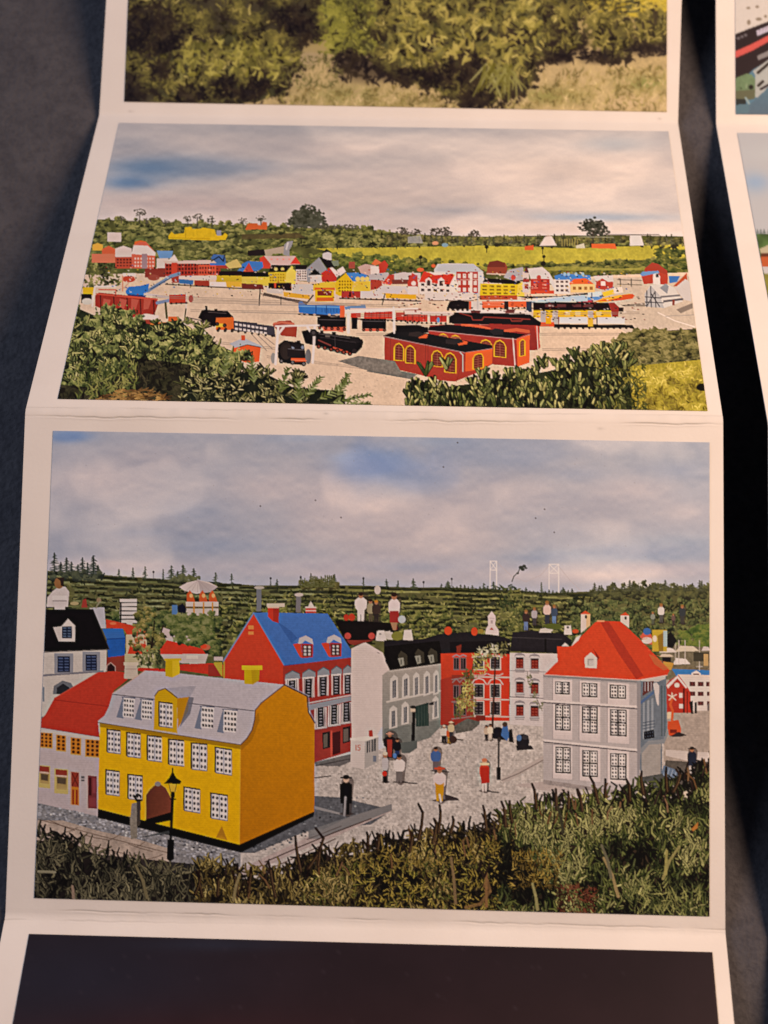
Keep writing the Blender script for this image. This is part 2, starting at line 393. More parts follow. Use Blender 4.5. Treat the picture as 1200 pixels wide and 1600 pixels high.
    bushy(cv, [(1060, 985), (1122, 975), (1122, 1015), (1060, 1015)], 70, (4, 9), [(48, 70, 34), (84, 108, 48), (124, 134, 64)], rng)
    bushy(cv, [(180, 960), (340, 945), (340, 1020), (190, 1030)], 240, (4, 10), [(35, 44, 30), (66, 80, 46), (100, 112, 62), (140, 140, 88)], rng)
    # horizon trees
    dk = (56, 66, 56)
    for x, h, w in ((85, 34, 18), (104, 28, 14), (112, 22, 18), (129, 30, 16), (146, 34, 22), (95, 20, 20), (137, 22, 22), (122, 18, 20), (153, 20, 14)):
        conifer(cv, x, hy(x) + 6, h, w, dk, rng)
    for x, h, w in ((186, 13, 8), (208, 17, 6), (227, 20, 9), (255, 18, 5), (268, 24, 16), (286, 26, 18), (303, 22, 16), (278, 16, 14), (337, 18, 10), (362, 18, 8), (433, 12, 8), (423, 10, 3), (523, 20, 10), (568, 12, 6), (604, 14, 9), (622, 12, 8), (646, 16, 12), (700, 12, 12), (756, 11, 10), (771, 14, 12), (846, 18, 6), (822, 8, 8), (880, 10, 12)):
        conifer(cv, x, hy(x) + 3, h, w, (74, 84, 64), rng)
    bushy(cv, [(80, 890), (156, 894), (156, 904), (80, 904)], 34, (3, 7), [(44, 50, 42), (70, 78, 62), (96, 102, 78)], rng, 1.3); bushy(cv, [(262, 900), (312, 902), (312, 910), (262, 910)], 26, (3, 6), [(56, 60, 44), (90, 96, 66), (120, 124, 84)], rng, 1.3); bushy(cv, [(470, 908), (530, 906), (530, 918), (470, 918)], 30, (3, 6), [(66, 64, 40), (104, 102, 60), (140, 134, 80)], rng, 1.3)
    for x in np.arange(470, 522, 3.2): conifer(cv, x, hy(x) + 3, rng.uniform(10, 22), 9, (92, 96, 56), rng)
    bushy(cv, [(925, 924), (960, 915), (1000, 911), (1122, 914), (1122, 934), (925, 934)], 150, (3, 7), [(44, 46, 34), (76, 80, 52), (110, 112, 70)], rng, 1.3)
    for x in np.arange(930, 1110, 6.5): conifer(cv, x + rng.normal(0, 2), hy(x) + 4, rng.uniform(5, 17), 10, (76, 80, 58), rng)
    for x in np.arange(690, 900, 6): conifer(cv, x, hy(x) + 3, rng.uniform(3, 8), 7, (66, 72, 46), rng)
    for x, y in ((240, 893), (423, 903), (662, 909), (706, 904), (470, 901), (568, 903)): cv.ell(x, y, 1.6, 2, (58, 56, 62)); cv.line([(x, y), (x, y + 12)], .7, (96, 92, 92))
    leaves(cv, [(780, 915), (815, 915), (820, 990), (785, 990)], 160, (4, 8), (2, 3), [(52, 66, 40), (88, 96, 54), (130, 130, 76)], spread=80)
    # -- figures on the paths
    person(cv, 564, 925, 46, (226, 216, 214), (222, 212, 210), w=19); person(cv, 579, 935, 38, (160, 150, 120), (90, 80, 62), w=11)
    person(cv, 588, 937, 36, (66, 52, 46), (52, 44, 42), hair=(190, 130, 50), w=13); person(cv, 616, 925, 58, (226, 214, 214), (150, 40, 42), w=18)
    cv.poly([(609, 954), (623, 954), (624, 972), (609, 972)], (152, 38, 44)); cv.poly([(611, 972), (621, 972), (619, 984), (613, 984)], (170, 130, 100))
    cv.ell(590, 921, 5, 7, (206, 196, 188)); cv.ell(628, 967, 6, 6, (190, 196, 200))
    for x, y, h, t, l in ((822, 952, 32, (60, 48, 46), (110, 130, 170)), (835, 948, 28, (176, 170, 172), (70, 66, 70)), (855, 938, 36, (222, 196, 186), (56, 60, 72)), (866, 944, 30, (70, 84, 104), (110, 140, 180)), (1033, 942, 30, (214, 210, 202), (90, 90, 84)), (1066, 944, 30, (58, 64, 66), (66, 66, 62)), (1020, 955, 20, (140, 146, 130), (90, 96, 80)), (1052, 958, 18, (110, 90, 80), (70, 60, 56))):
        person(cv, x, y, h, t, l, w=h * .34, hair=(150, 110, 60))
    z = V(cv, 50, 860)
    # -- left: white figure, chimney, carousel, striped post
    z.poly([(98, 375), (104, 312), (140, 268), (180, 240), (225, 240), (250, 275), (242, 375)], (214, 204, 200), n=.04)
    z.ell(182, 215, 32, 38, (150, 106, 66)); z.poly([(165, 180), (215, 178), (215, 235), (195, 235), (190, 200)], (52, 40, 34))
    z.rect(135, 300, 235, 330, (226, 218, 214)); z.rect(150, 325, 222, 410, (216, 206, 204)); z.line([(140, 335), (230, 335)], 6, (150, 140, 140))
    z.ell(285, 352, 30, 12, (180, 165, 120)); z.poly([(330, 380), (340, 330), (362, 318), (372, 380)], (150, 50, 48)); z.ell(448, 330, 16, 16, (150, 130, 100))
    for k in range(6): z.rect(588, 322 + k * 28, 702, 342 + k * 28, (218, 210, 206)); z.rect(588, 342 + k * 28, 702, 350 + k * 28, (30, 26, 26))
    z.rect(590, 350, 600, 480, (40, 36, 32)); z.rect(632, 460, 676, 500, (214, 204, 198))
    z.poly([(985, 242), (1040, 212), (1115, 195), (1190, 210), (1245, 240), (1200, 275), (1100, 288), (1020, 266)], (216, 204, 200))
    for x in (1020, 1065, 1110, 1155, 1205): z.line([(1112, 196), (x, 278)], 3, (186, 172, 170))
    z.poly([(1112, 196), (1245, 240), (1200, 275), (1130, 285)], (170, 158, 160), .6)
    for x in (1066, 1150, 1215): z.poly([(x - 30, 342), (x - 28, 290), (x - 8, 262), (x + 10, 290), (x + 28, 342)], (196, 82, 44)); z.ell(x, 300, 12, 14, (226, 180, 120))
    z.rect(1030, 340, 1250, 372, (212, 200, 190)); z.rect(1030, 385, 1250, 432, (204, 194, 184)); z.line([(1030, 378), (1250, 378)], 8, (120, 92, 70))
    for x in (1085, 1150, 1210): z.rect(x - 6, 345, x + 6, 432, (206, 150, 70))
    z.rect(938, 362, 975, 450, (90, 130, 180)); z.poly([(975, 372), (1010, 350), (1035, 390), (1025, 470), (985, 470)], (26, 28, 44)); z.rect(985, 425, 1020, 480, (110, 140, 150))
    # white / grey blocks, blue house, red roofs behind
    z.poly([(385, 382), (485, 376), (496, 518), (455, 520)], (192, 190, 198)); z.line([(430, 380), (440, 360), (456, 340)], 10, (150, 146, 120))
    z.poly([(495, 458), (735, 512), (722, 572), (640, 566), (612, 520), (498, 516)], (196, 54, 40), n=.06)
    z.ell(543, 486, 22, 9, (222, 120, 80)); z.rect(630, 560, 770, 690, (206, 190, 160)); z.rect(615, 690, 820, 790, (196, 186, 150))
    z.poly([(470, 520), (608, 520), (626, 585), (500, 590)], (58, 112, 190)); z.poly([(500, 590), (626, 585), (622, 700), (510, 714)], (40, 96, 182), n=.05)
    z.line([(500, 590), (626, 585)], 5, (28, 66, 140)); z.poly([(496, 714), (622, 700), (622, 805), (496, 805)], (138, 48, 44)); z.poly([(502, 805), (504, 770), (528, 752), (556, 775), (556, 805)], (50, 22, 26)); z.line([(500, 805), (503, 768), (528, 748), (558, 775), (558, 805)], 6, (196, 160, 150))
    z.poly([(640, 690), (660, 622), (760, 622), (800, 690)], (196, 52, 36)); z.poly([(875, 510), (1048, 574), (1030, 622), (900, 604), (850, 560)], (208, 192, 188), n=.03)
    z.ell(1060, 612, 30, 26, (206, 190, 186)); z.ell(1058, 618, 16, 20, (52, 56, 44))
    z.poly([(905, 598), (1140, 655), (1165, 692), (835, 692)], (200, 44, 36), n=.04); z.poly([(860, 692), (1182, 690), (1160, 756), (900, 748)], (206, 192, 186))
    z.rect(1036, 700, 1112, 722, (222, 210, 200)); z.poly([(1045, 722), (1100, 722), (1112, 780), (1062, 780)], (204, 192, 186))
    z.poly([(690, 800), (720, 782), (900, 790), (1000, 760), (1200, 752), (1340, 770), (1340, 850), (1000, 800), (800, 815)], (190, 40, 36), n=.05)
    z.ell(1165, 645, 30, 20, (190, 110, 80)); z.ell(1150, 640, 22, 16, (206, 60, 40))
    bushy(cv, [(262, 965), (332, 955), (332, 1005), (268, 1005)], 90, (5, 10), [(36, 46, 28), (70, 86, 46), (104, 116, 62), (142, 146, 96)], rng)
    # small tree
    z.line([(790, 760), (800, 660), (812, 560), (820, 470)], 22, (46, 38, 28), 1, 8); z.line([(806, 640), (860, 560), (880, 500)], 10, (58, 46, 32)); z.line([(800, 620), (740, 540)], 8, (58, 46, 32))
    bushy(cv, [(208, 955), (228, 946), (246, 962), (254, 1000), (248, 1016), (210, 1016), (204, 1000)], 46, (3, 6.5), [(44, 48, 30), (92, 94, 50), (138, 132, 70), (182, 166, 104)], rng, 1.1)
    leaves(cv, [(203, 985), (228, 985), (228, 1012), (203, 1012)], 26, (2, 4), (1.6, 2.6), [(190, 120, 70), (206, 180, 130), (190, 84, 60)], spread=90, rng=rng)
    leaves(cv, [(212, 1015), (250, 1015), (255, 1042), (214, 1042)], 120, (3, 6), (2, 3.4), [(44, 50, 34), (86, 94, 56), (150, 150, 96)], spread=90, rng=rng)
    # -- black-roofed white house, far left
    z.poly([(60, 675), (500, 655), (498, 805), (470, 830), (300, 900), (200, 1060), (60, 1260)], (212, 203, 194), n=.03)
    z.poly([(80, 392), (408, 390), (518, 658), (60, 677)], (19, 15, 17), n=.12)
    z.line([(408, 390), (518, 658)], 5, (60, 56, 58)); z.line([(60, 680), (518, 661)], 4, (88, 82, 80))
    z.poly([(142, 512), (205, 505), (200, 605), (178, 606)], (206, 198, 192)); z.poly([(198, 505), (243, 453), (294, 505)], (222, 214, 206)); z.rect(196, 503, 290, 606, (216, 208, 202)); z.rect(201, 505, 268, 584, (34, 44, 66)); z.grid(203, 508, 266, 582, 0, 2, 4, (92, 110, 136), .7, .45)
    for x0, y0, x1, y1 in ((150, 686, 276, 818), (338, 675, 456, 808)):
        z.rect(x0, y0, x1, y1, (146, 148, 158)); z.rect(x0 + 22, y0 + 20, x1 - 22, y1 - 6, (28, 36, 62)); z.grid(x0 + 24, y0 + 24, x1 - 24, y1 - 8, 0, 2, 5, (84, 100, 138), .75, .35)
    z.poly([(60, 828), (480, 800), (480, 812), (60, 842)], (132, 130, 138)); z.poly([(60, 1110), (140, 1106), (140, 1124), (60, 1140)], (120, 118, 122))
    z.poly([(140, 960), (146, 905), (205, 868), (262, 885), (276, 910), (270, 960)], (116, 118, 124)); z.poly([(165, 960), (168, 915), (208, 888), (250, 915), (255, 960)], (44, 44, 50)); z.rect(70, 910, 84, 1010, (130, 140, 150))
    z = V(cv, 50, 1040)
    # -- white house with red roof, left
    z.poly([(30, 405), (460, 470), (462, 1030), (20, 950)], (204, 190, 190), n=.03, c2=(196, 182, 184))
    z.poly([(30, 420), (456, 482), (456, 500), (30, 436)], (214, 200, 188))
    z.poly([(150, 215), (300, 125), (440, 42), (560, 34), (650, 45), (640, 90), (548, 165), (536, 250), (500, 320), (442, 368), (452, 474), (20, 402), (90, 325)], (190, 44, 38), n=.05, c2=(182, 40, 36))
    z.line([(150, 226), (300, 244), (530, 272)], 5, (150, 30, 30)); z.line([(150, 215), (300, 126), (440, 44)], 4, (206, 84, 70)); z.line([(30, 406), (452, 474)], 4, (140, 40, 36))
    for x0, y0, x1, y1 in ((56, 444, 136, 540), (164, 460, 226, 562), (262, 478, 326, 586), (360, 490, 452, 602)):
        z.rect(x0 - 4, y0 - 2, x1 + 4, y1 + 6, (206, 176, 96), sk=7); z.rect(x0, y0, x1, y1, (206, 130, 44), sk=7); z.grid(x0, y0, x1, y1, 7, max(2, int((x1 - x0) / 26)), 4, (72, 26, 24), .6, .72, True)
    for x0, y0, x1, y1 in ((46, 662, 118, 806), (154, 685, 238, 845)):
        z.rect(x0 - 5, y0, x1 + 4, y1 + 6, (206, 186, 116), sk=7); z.rect(x0 + 4, y0 + 6, x1 - 2, y0 + 45, (146, 50, 44), sk=7); z.rect(x0 + 4, y0 + 42, x1 - 2, y0 + 54, (214, 180, 160), sk=7); z.rect(x0 + 10, y0 + 54, x1 - 4, y1 - 22, (140, 112, 66), sk=7, c2=(196, 170, 110)); z.rect(x0 + 16, y0 + 60, x1 - 10, y0 + 100, (96, 80, 62), sk=7)
    z.rect(256, 704, 318, 930, (206, 170, 150), sk=6); z.rect(264, 708, 314, 806, (150, 52, 44), sk=6); z.line([(270, 720), (308, 800)], 6, (96, 30, 28)); z.line([(308, 720), (270, 800)], 6, (96, 30, 28)); z.rect(264, 806, 314, 926, (204, 128, 44), sk=6); z.rect(270, 826, 283, 924, (150, 44, 32), sk=2); z.rect(294, 828, 307, 926, (150, 44, 32), sk=2)
    z.rect(366, 728, 440, 960, (206, 184, 180), sk=6); z.rect(374, 732, 434, 950, (124, 50, 56), sk=6); z.rect(382, 746, 398, 866, (72, 26, 32)); z.rect(408, 750, 426, 850, (146, 66, 72)); z.rect(384, 880, 428, 940, (140, 60, 66))
    z.rect(330, 738, 352, 752, (96, 92, 96)); z.rect(330, 758, 352, 772, (96, 92, 96))
    # chimney cream
    z.rect(616, -25, 716, -5, (216, 202, 180)); z.poly([(622, -5), (704, -5), (712, 70), (690, 88), (616, 84)], (208, 194, 178)); z.line([(626, 20), (700, 20)], 4, (170, 150, 140))
    # -- cobbles and paving in front
    c = V(cv, 40, 1220)
    c.poly([(60, 140), (485, 235), (1200, 400), (1440, 480), (1440, 760), (60, 760)], (142, 140, 142), n=.25)
    for _ in range(900):
        x = rng.uniform(70, 1420); y = 150 + (x - 85) * .21 + rng.uniform(0, 150)
        c.ell(x, y, rng.uniform(6, 12), rng.uniform(4, 8), np.clip(np.array((150, 150, 156)) + rng.normal(0, 34), 40, 215))
    c.poly([(60, 262), (250, 262), (480, 330), (760, 390), (960, 450), (960, 620), (60, 480)], (184, 166, 152), n=.12, nm=.1)
    for a, b in (((70, 250), (960, 480)), ((70, 330), (960, 560)), ((160, 260), (330, 330)), ((240, 350), (350, 310)), ((560, 395), (640, 350)), ((740, 440), (800, 405)), ((690, 420), (850, 470)), ((360, 350), (560, 395)), ((820, 520), (920, 490))):
        c.line([a, ((a[0] + b[0]) / 2, (a[1] + b[1]) / 2 + 4), b], 5, (104, 84, 72), .8)
    # -- blue-roofed red house
    b = V(cv, 330, 860)
    b.poly([(285, 425), (492, 765), (482, 900), (92, 860), (82, 738)], (200, 52, 38), n=.04, c2=(190, 46, 36))
    b.poly([(285, 413), (780, 420), (972, 718), (490, 768)], (74, 120, 196), n=.05, c2=(70, 114, 190)); b.line([(285, 415), (80, 742)], 8, (128, 150, 196)); b.line([(285, 415), (490, 766)], 8, (108, 140, 196)); b.line([(490, 768), (972, 718)], 5, (36, 60, 120))
    b.poly([(440, 470), (540, 540), (600, 610), (540, 620)], (48, 84, 152), .5)
    b.rect(82, 740, 92, 860, (190, 150, 60)); b.rect(20, 745, 75, 840, (190, 170, 60)); b.poly([(-20, 760), (20, 760), (70, 840), (-20, 840)], (150, 40, 40)); b.rect(20, 710, 80, 735, (200, 186, 180))
    b.rect(248, 500, 286, 524, (226, 140, 76)); b.rect(248, 540, 286, 562, (226, 140, 76))
    b.poly([(305, 245), (337, 245), (335, 405), (303, 405)], (120, 124, 130)); b.ell(322, 246, 34, 11, (186, 180, 170)); b.poly([(570, 300), (602, 300), (600, 412), (568, 412)], (124, 122, 124)); b.ell(588, 294, 30, 12, (198, 188, 180))
    b.poly([(378, 372), (455, 372), (452, 484), (410, 470), (382, 440)], (190, 44, 40)); b.poly([(415, 372), (455, 372), (452, 484), (415, 470)], (160, 36, 36)); b.rect(372, 352, 492, 374, (210, 198, 180)); b.rect(378, 374, 456, 384, (222, 180, 160))
    b.poly([(632, 416), (636, 372), (700, 372), (704, 416)], (186, 44, 40)); b.rect(630, 372, 706, 384, (222, 200, 190)); b.rect(630, 396, 706, 404, (222, 200, 190)); b.poly([(650, 372), (668, 336), (690, 372)], (214, 204, 196))
    for x in (0, 190):
        y = -x * .03
        b.poly([(548 + x, 625 + y), (600 + x, 616 + y), (612 + x, 718 + y), (596 + x, 712 + y)], (196, 56, 44)); b.poly([(545 + x, 612 + y), (580 + x, 585 + y), (600 + x, 616 + y)], (84, 124, 190))
        b.poly([(582 + x, 622 + y), (590 + x, 585 + y), (634 + x, 566 + y), (678 + x, 590 + y), (686 + x, 630 + y), (670 + x, 620 + y), (630 + x, 600 + y), (606 + x, 622 + y)], (196, 192, 200)); b.poly([(604 + x, 620 + y), (684 + x, 625 + y), (682 + x, 712 + y), (612 + x, 718 + y)], (160, 44, 40)); b.rect(616 + x, 632 + y, 672 + x, 706 + y, (60, 30, 36)); b.grid(616 + x, 634 + y, 672 + x, 704 + y, 0, 2, 3, (196, 186, 190), .55, .7)
    # facade of the red house
    f = V(cv, 330, 1040)
    f.poly([(482, 0), (970, -62), (950, 0), (940, 560), (690, 640), (690, 380), (640, 200), (482, 120)], (152, 42, 42), n=.05)
    f.poly([(660, 300), (948, 210), (948, 400), (700, 440)], (140, 46, 48))
    for x, yt in ((545, 35), (655, 24), (752, 12), (840, 4), (915, -2)):
        w = 52 - (x - 545) * .05
        f.poly([(x - w, yt + 62), (x - w * .9, yt + 22), (x, yt - 6), (x + w * .9, yt + 16), (x + w, yt + 48), (x, yt + 58)], (146, 148, 156)); f.line([(x - w * .9, yt + 22), (x, yt - 5), (x + w * .9, yt + 16)], 6, (88, 86, 94))
        f.rect(x - w * .92, yt + 52, x + w * .82, yt + 190, (226, 220, 220), sk=-6); f.rect(x - 24, yt + 62, x + 20, yt + 190, (18, 16, 20), sk=-3); f.grid(x - 22, yt + 66, x + 18, yt + 186, -3, 1, 6, (150, 148, 158), .5, .4); f.rect(x + w * .5, yt + 55, x + w * .62, yt + 190, (120, 90, 96)); f.rect(x - w * .7, yt + 58, x - w * .6, yt + 190, (130, 100, 104))
    f.poly([(640, 262), (950, 198), (950, 228), (690, 290), (640, 300)], (150, 152, 162)); f.line([(640, 250), (950, 192)], 8, (206, 200, 204))
    for x, y0 in ((735, 280), (825, 262), (907, 246)):
        f.rect(x - 42, y0 + 5, x + 38, y0 + 140, (226, 220, 220), sk=-10); f.rect(x - 22, y0, x + 20, y0 + 130, (16, 16, 20), sk=-6); f.grid(x - 20, y0 + 4, x + 18, y0 + 126, -5, 1, 6, (140, 140, 150), .5, .4); f.rect(x + 24, y0 + 2, x + 30, y0 + 134, (110, 80, 88), sk=-2); f.rect(x - 34, y0 + 6, x - 28, y0 + 138, (130, 100, 106), sk=-2); f.rect(x - 46, y0 + 136, x + 42, y0 + 146, (190, 180, 182), sk=-12)
    f.poly([(690, 446), (945, 378), (942, 570), (690, 645)], (150, 44, 46), n=.05)
    f.poly([(745, 446), (797, 436), (797, 545), (748, 558)], (36, 30, 32)); f.poly([(752, 460), (780, 450), (780, 540), (754, 548)], (104, 92, 84)); f.poly([(812, 446), (866, 434), (866, 580), (814, 596)], (70, 22, 28)); f.poly([(880, 412), (932, 400), (932, 505), (882, 520)], (40, 30, 34)); f.poly([(888, 424), (920, 416), (920, 500), (888, 508)], (110, 96, 90)); f.poly([(800, 434), (812, 430), (812, 600), (800, 606)], (190, 70, 66))
    # -- street surface (cobbled square)
    s = V(cv, 600, 1040)
    st = [(488, 1195), (560, 1185), (640, 1150), (700, 1130), (760, 1110), (860, 1130), (880, 1140), (1112, 1110), (1122, 1340), (700, 1420), (380, 1440), (376, 1330), (491, 1268)]
    cv.poly(st, (197, 188, 182), n=.22, nm=.06)
    for _ in range(2600):
        x = rng.uniform(490, 1110); y = rng.uniform(1130, 1330)
        if not inpoly(st, x, y): continue
        t = (y - 1130) / 200
        an = rng.uniform(0, 3.14); l = 1.2 + 2.2 * t
        cv.line([(x, y), (x + math.cos(an) * l, y + math.sin(an) * l)], .7 + .6 * t, np.clip(np.array((184, 174, 168)) + rng.normal(0, 38), 70, 245), .7)
    f.poly([(690, 645), (935, 588), (935, 640), (860, 672), (700, 668)], (112, 108, 108), n=.2); f.line([(700, 668), (930, 622)], 6, (70, 66, 66)); f.line([(695, 748), (800, 736)], 7, (74, 68, 70))
    # shadow of the yellow house and kerb in front
    e = V(cv, 300, 1220)
    e.poly([(820, 98), (990, 108), (1340, 190), (1200, 290), (1060, 300), (780, 330), (420, 480), (320, 480)], (96, 98, 104), n=.25)
    for _ in range(260):
        x = rng.uniform(350, 1150); y = rng.uniform(100, 460)
        if y > 470 - (x - 330) * .5 and y < 520 - (x - 330) * .28: e.ell(x, y, rng.uniform(5, 11), rng.uniform(4, 8), np.clip(np.array((92, 96, 102)) + rng.normal(0, 26), 34, 160))
    e.poly([(820, 165), (1010, 215), (1080, 215), (1060, 235), (1000, 226), (820, 185)], (150, 148, 150))
    e.poly([(380, 560), (700, 410), (1060, 236), (1340, 150), (1340, 200), (960, 370), (640, 500), (400, 620), (330, 640), (200, 600)], (186, 170, 166), n=.1)
    e.poly([(780, 330), (1060, 236), (1340, 150), (1340, 195), (1080, 300), (860, 385), (780, 385)], (124, 124, 126), .85)
    e.line([(490, 540), (720, 440), (960, 340), (1200, 250)], 8, (84, 66, 62)); e.line([(560, 570), (760, 480), (960, 385)], 7, (100, 78, 70)); e.line([(770, 390), (1000, 300)], 5, (96, 86, 84))
    s.poly([(780, 760), (1085, 590), (1085, 625), (840, 770), (800, 780)], (190, 178, 172)); s.line([(790, 765), (900, 720), (1080, 622)], 5, (112, 100, 96)); s.poly([(900, 790), (1100, 770), (1240, 830), (1240, 860), (880, 800)], (188, 174, 170), .8)
    # -- white gabled house
    b.poly([(938, 655), (1030, 610), (1150, 682), (1196, 802), (1200, 1090), (1100, 1250), (940, 1260)], (219, 205, 200), n=.008); b.poly([(1110, 676), (1130, 684), (1130, 690), (1112, 684)], (150, 140, 140))
    b.poly([(830, 468), (930, 465), (1200, 482), (1230, 560), (1110, 600), (985, 605), (925, 640), (880, 570)], (24, 19, 20), n=.1); b.poly([(905, 598), (1090, 598), (1040, 612), (960, 632), (930, 625)], (130, 46, 44)); b.ell(915, 570, 22, 22, (176, 62, 66)); b.ell(1075, 570, 22, 22, (176, 62, 66))
    b.ell(905, 446, 18, 22, (170, 44, 34)); b.ell(942, 444, 22, 24, (180, 48, 36)); b.poly([(1112, 535), (1160, 532), (1178, 608), (1100, 600)], (220, 212, 208)); b.rect(1125, 550, 1140, 562, (150, 146, 146)); b.poly([(1160, 540), (1200, 536), (1200, 590), (1178, 580)], (214, 206, 198))
    # kiosk with number at its foot
    f.poly([(935, 490), (1030, 500), (1025, 690), (933, 675)], (214, 203, 198)); f.poly([(1030, 498), (1120, 470), (1120, 640), (1028, 690)], (178, 172, 168)); f.poly([(930, 482), (1115, 462), (1125, 474), (1032, 503), (930, 497)], (228, 220, 212))
    f.poly([(1042, 505), (1066, 497), (1066, 575), (1042, 582)], (74, 74, 78)); f.poly([(1074, 494), (1104, 484), (1104, 566), (1074, 574)], (82, 82, 84)); f.line([(1054, 500), (1054, 580)], 4, (206, 198, 194)); f.line([(1088, 488), (1088, 570)], 4, (206, 198, 194)); f.poly([(1055, 432), (1080, 426), (1084, 470), (1058, 474)], (172, 50, 44))
    rd = (190, 106, 88)
    f.line([(970, 530), (970, 562)], 7, rd); f.line([(998, 530), (984, 530), (984, 544), (996, 546), (998, 556), (992, 564), (982, 562)], 6, rd)
    f.rect(1085, 600, 1105, 640, (120, 126, 140))
    # -- black mansard and long grey facade
    t = V(cv, 600, 860)
    t.poly([(0, 600), (260, 590), (380, 555), (545, 545), (760, 568), (845, 590), (845, 705), (390, 702), (396, 752), (40, 798), (0, 700)], (36, 33, 37), n=.12)
    t.poly([(440, 610), (845, 600), (845, 705), (445, 700)], (26, 22, 26), n=.1); t.poly([(0, 640), (372, 602), (398, 752), (42, 800), (10, 740)], (20, 18, 18), n=.25)
    for x, y in ((125, 740), (238, 725), (326, 720)):
        t.poly([(x - 30, y - 40), (x - 10, y - 70), (x + 30, y - 45), (x + 34, y + 22), (x - 14, y + 36)], (62, 58, 48)); t.poly([(x - 32, y - 20), (x + 6, y - 26), (x + 12, y + 24), (x - 14, y + 34)], (148, 148, 136)); t.rect(x - 14, y - 12, x - 4, y + 20, (92, 92, 86))
    t.poly([(0, 545), (60, 545), (60, 595), (20, 592)], (206, 198, 190)); t.poly([(136, 530), (184, 528), (196, 600), (126, 598)], (222, 214, 208)); t.ell(90, 570, 40, 30, (130, 130, 60)); t.poly([(485, 640), (520, 625), (512, 692), (488, 692)], (120, 40, 36))
    t.ell(430, 535, 26, 28, (196, 60, 38)); t.ell(606, 540, 22, 28, (196, 60, 38)); t.ell(648, 538, 20, 16, (150, 130, 60))
    t.poly([(722, 403), (748, 438), (746, 498), (768, 530), (770, 568), (678, 556), (684, 522), (698, 500), (695, 438)], (222, 208, 206)); t.poly([(706, 528), (722, 512), (736, 530)], (176, 80, 70)); t.line([(708, 450), (738, 452)], 4, (184, 168, 168)); t.rect(715, 466, 728, 486, (180, 164, 164))
    t.poly([(862, 545), (1000, 533), (1200, 556), (1260, 600), (1180, 684), (845, 674)], (38, 35, 40), n=.12); t.line([(860, 580), (1190, 592)], 5, (66, 62, 66)); t.rect(1075, 590, 1088, 680, (20, 18, 20)); t.poly([(1036, 548), (1050, 520), (1110, 518), (1120, 548)], (212, 200, 194))
    s.poly([(-10, 60), (30, 30), (390, -18), (390, 400), (300, 480), (180, 510), (60, 560), (-10, 500)], (172, 164, 156), n=.05, c2=(132, 134, 130))
    s.poly([(0, 420), (380, 360), (380, 400), (310, 480), (60, 560), (0, 500)], (116, 120, 116), .8, n=.1); s.line([(20, 240), (390, 162)], 12, (206, 198, 190)); s.line([(30, 36), (385, -12)], 6, (190, 184, 176))
    for x, y, w in ((68, 66, 22), (146, 54, 20), (217, 46, 17), (287, 38, 17), (349, 32, 14)):
        s.poly([(x - w - 6, y + 165), (x - w - 4, y + 20), (x, y - 8), (x + w + 4, y + 12), (x + w + 6, y + 150)], (206, 200, 194)); s.poly([(x - w * .5, y + 150), (x - w * .5, y + 36), (x + w * .6, y + 26), (x + w * .6, y + 140)], (92, 94, 100)); s.line([(x, y + 36), (x, y + 146)], 3, (176, 172, 172))
        for k in range(4): s.line([(x - w * .5, y + 58 + k * 26), (x + w * .6, y + 52 + k * 26)], 2.5, (150, 148, 150))
    for x, y, w in ((62, 270, 22), (142, 244, 20), (346, 206, 16)):
        s.poly([(x - w - 6, y + 152), (x - w - 4, y + 18), (x, y - 8), (x + w + 4, y + 12), (x + w + 6, y + 140)], (204, 198, 192)); s.poly([(x - w * .5, y + 140), (x - w * .5, y + 34), (x + w * .6, y + 26), (x + w * .6, y + 130)], (88, 92, 98)); s.line([(x, y + 30), (x, y + 134)], 3, (176, 172, 172))
        for k in range(4): s.line([(x - w * .5, y + 54 + k * 24), (x + w * .6, y + 48 + k * 24)], 2.5, (150, 148, 150))
    s.poly([(212, 268), (298, 244), (300, 400), (214, 406)], (44, 62, 58), n=.1); [s.line([(x, 266), (x, 402)], 3, (78, 92, 84)) for x in (232, 252, 272, 290)]
    s.poly([(190, 280), (212, 275), (206, 510), (184, 512)], (22, 22, 26)); s.ell(196, 274, 20, 10, (40, 40, 42)); s.rect(178, 284, 210, 306, (206, 190, 170)); s.poly([(300, 250), (336, 236), (332, 262), (304, 262)], (38, 38, 44))
    # -- red corner building
    s.poly([(382, -84), (565, -88), (600, 0), (600, 385), (470, 400), (380, 395)], (196, 50, 36), n=.05, c2=(172, 44, 38)); s.poly([(565, -88), (842, -80), (840, 378), (600, 372)], (196, 46, 34), n=.05); s.poly([(380, 90), (460, 70), (460, 400), (380, 395)], (150, 40, 40), .7); s.poly([(455, 60), (610, 60), (620, 372), (470, 390)], (128, 42, 40), .75)
    for y0, y1 in ((-60, 20), (125, 208), (240, 325)):
        for x0, x1 in ((606, 664), (716, 776)):
            s.rect(x0 - 6, y0 - 8, x1 + 8, y1 + 8, (206, 192, 184)); s.rect(x0, y0, x1, y1, (38, 30, 34)); s.grid(x0, y0, x1, y1, 0, 2, 4, (96, 84, 86), .55, .5)
        for x0, x1 in ((470, 500), (516, 546)):
            s.rect(x0 - 5, y0 + 2, x1 + 5, y1 + 8, (128, 104, 106)); s.rect(x0, y0 + 8, x1, y1, (44, 28, 32)); s.line([(x0 + 15, y0 + 8), (x0 + 15, y1)], 4, (140, 116, 118))
    for y in (72, 222, 336): s.line([(600, y), (840, y + 4)], 9, (208, 190, 180)); s.line([(455, y + 18), (600, y)], 8, (150, 120, 120))
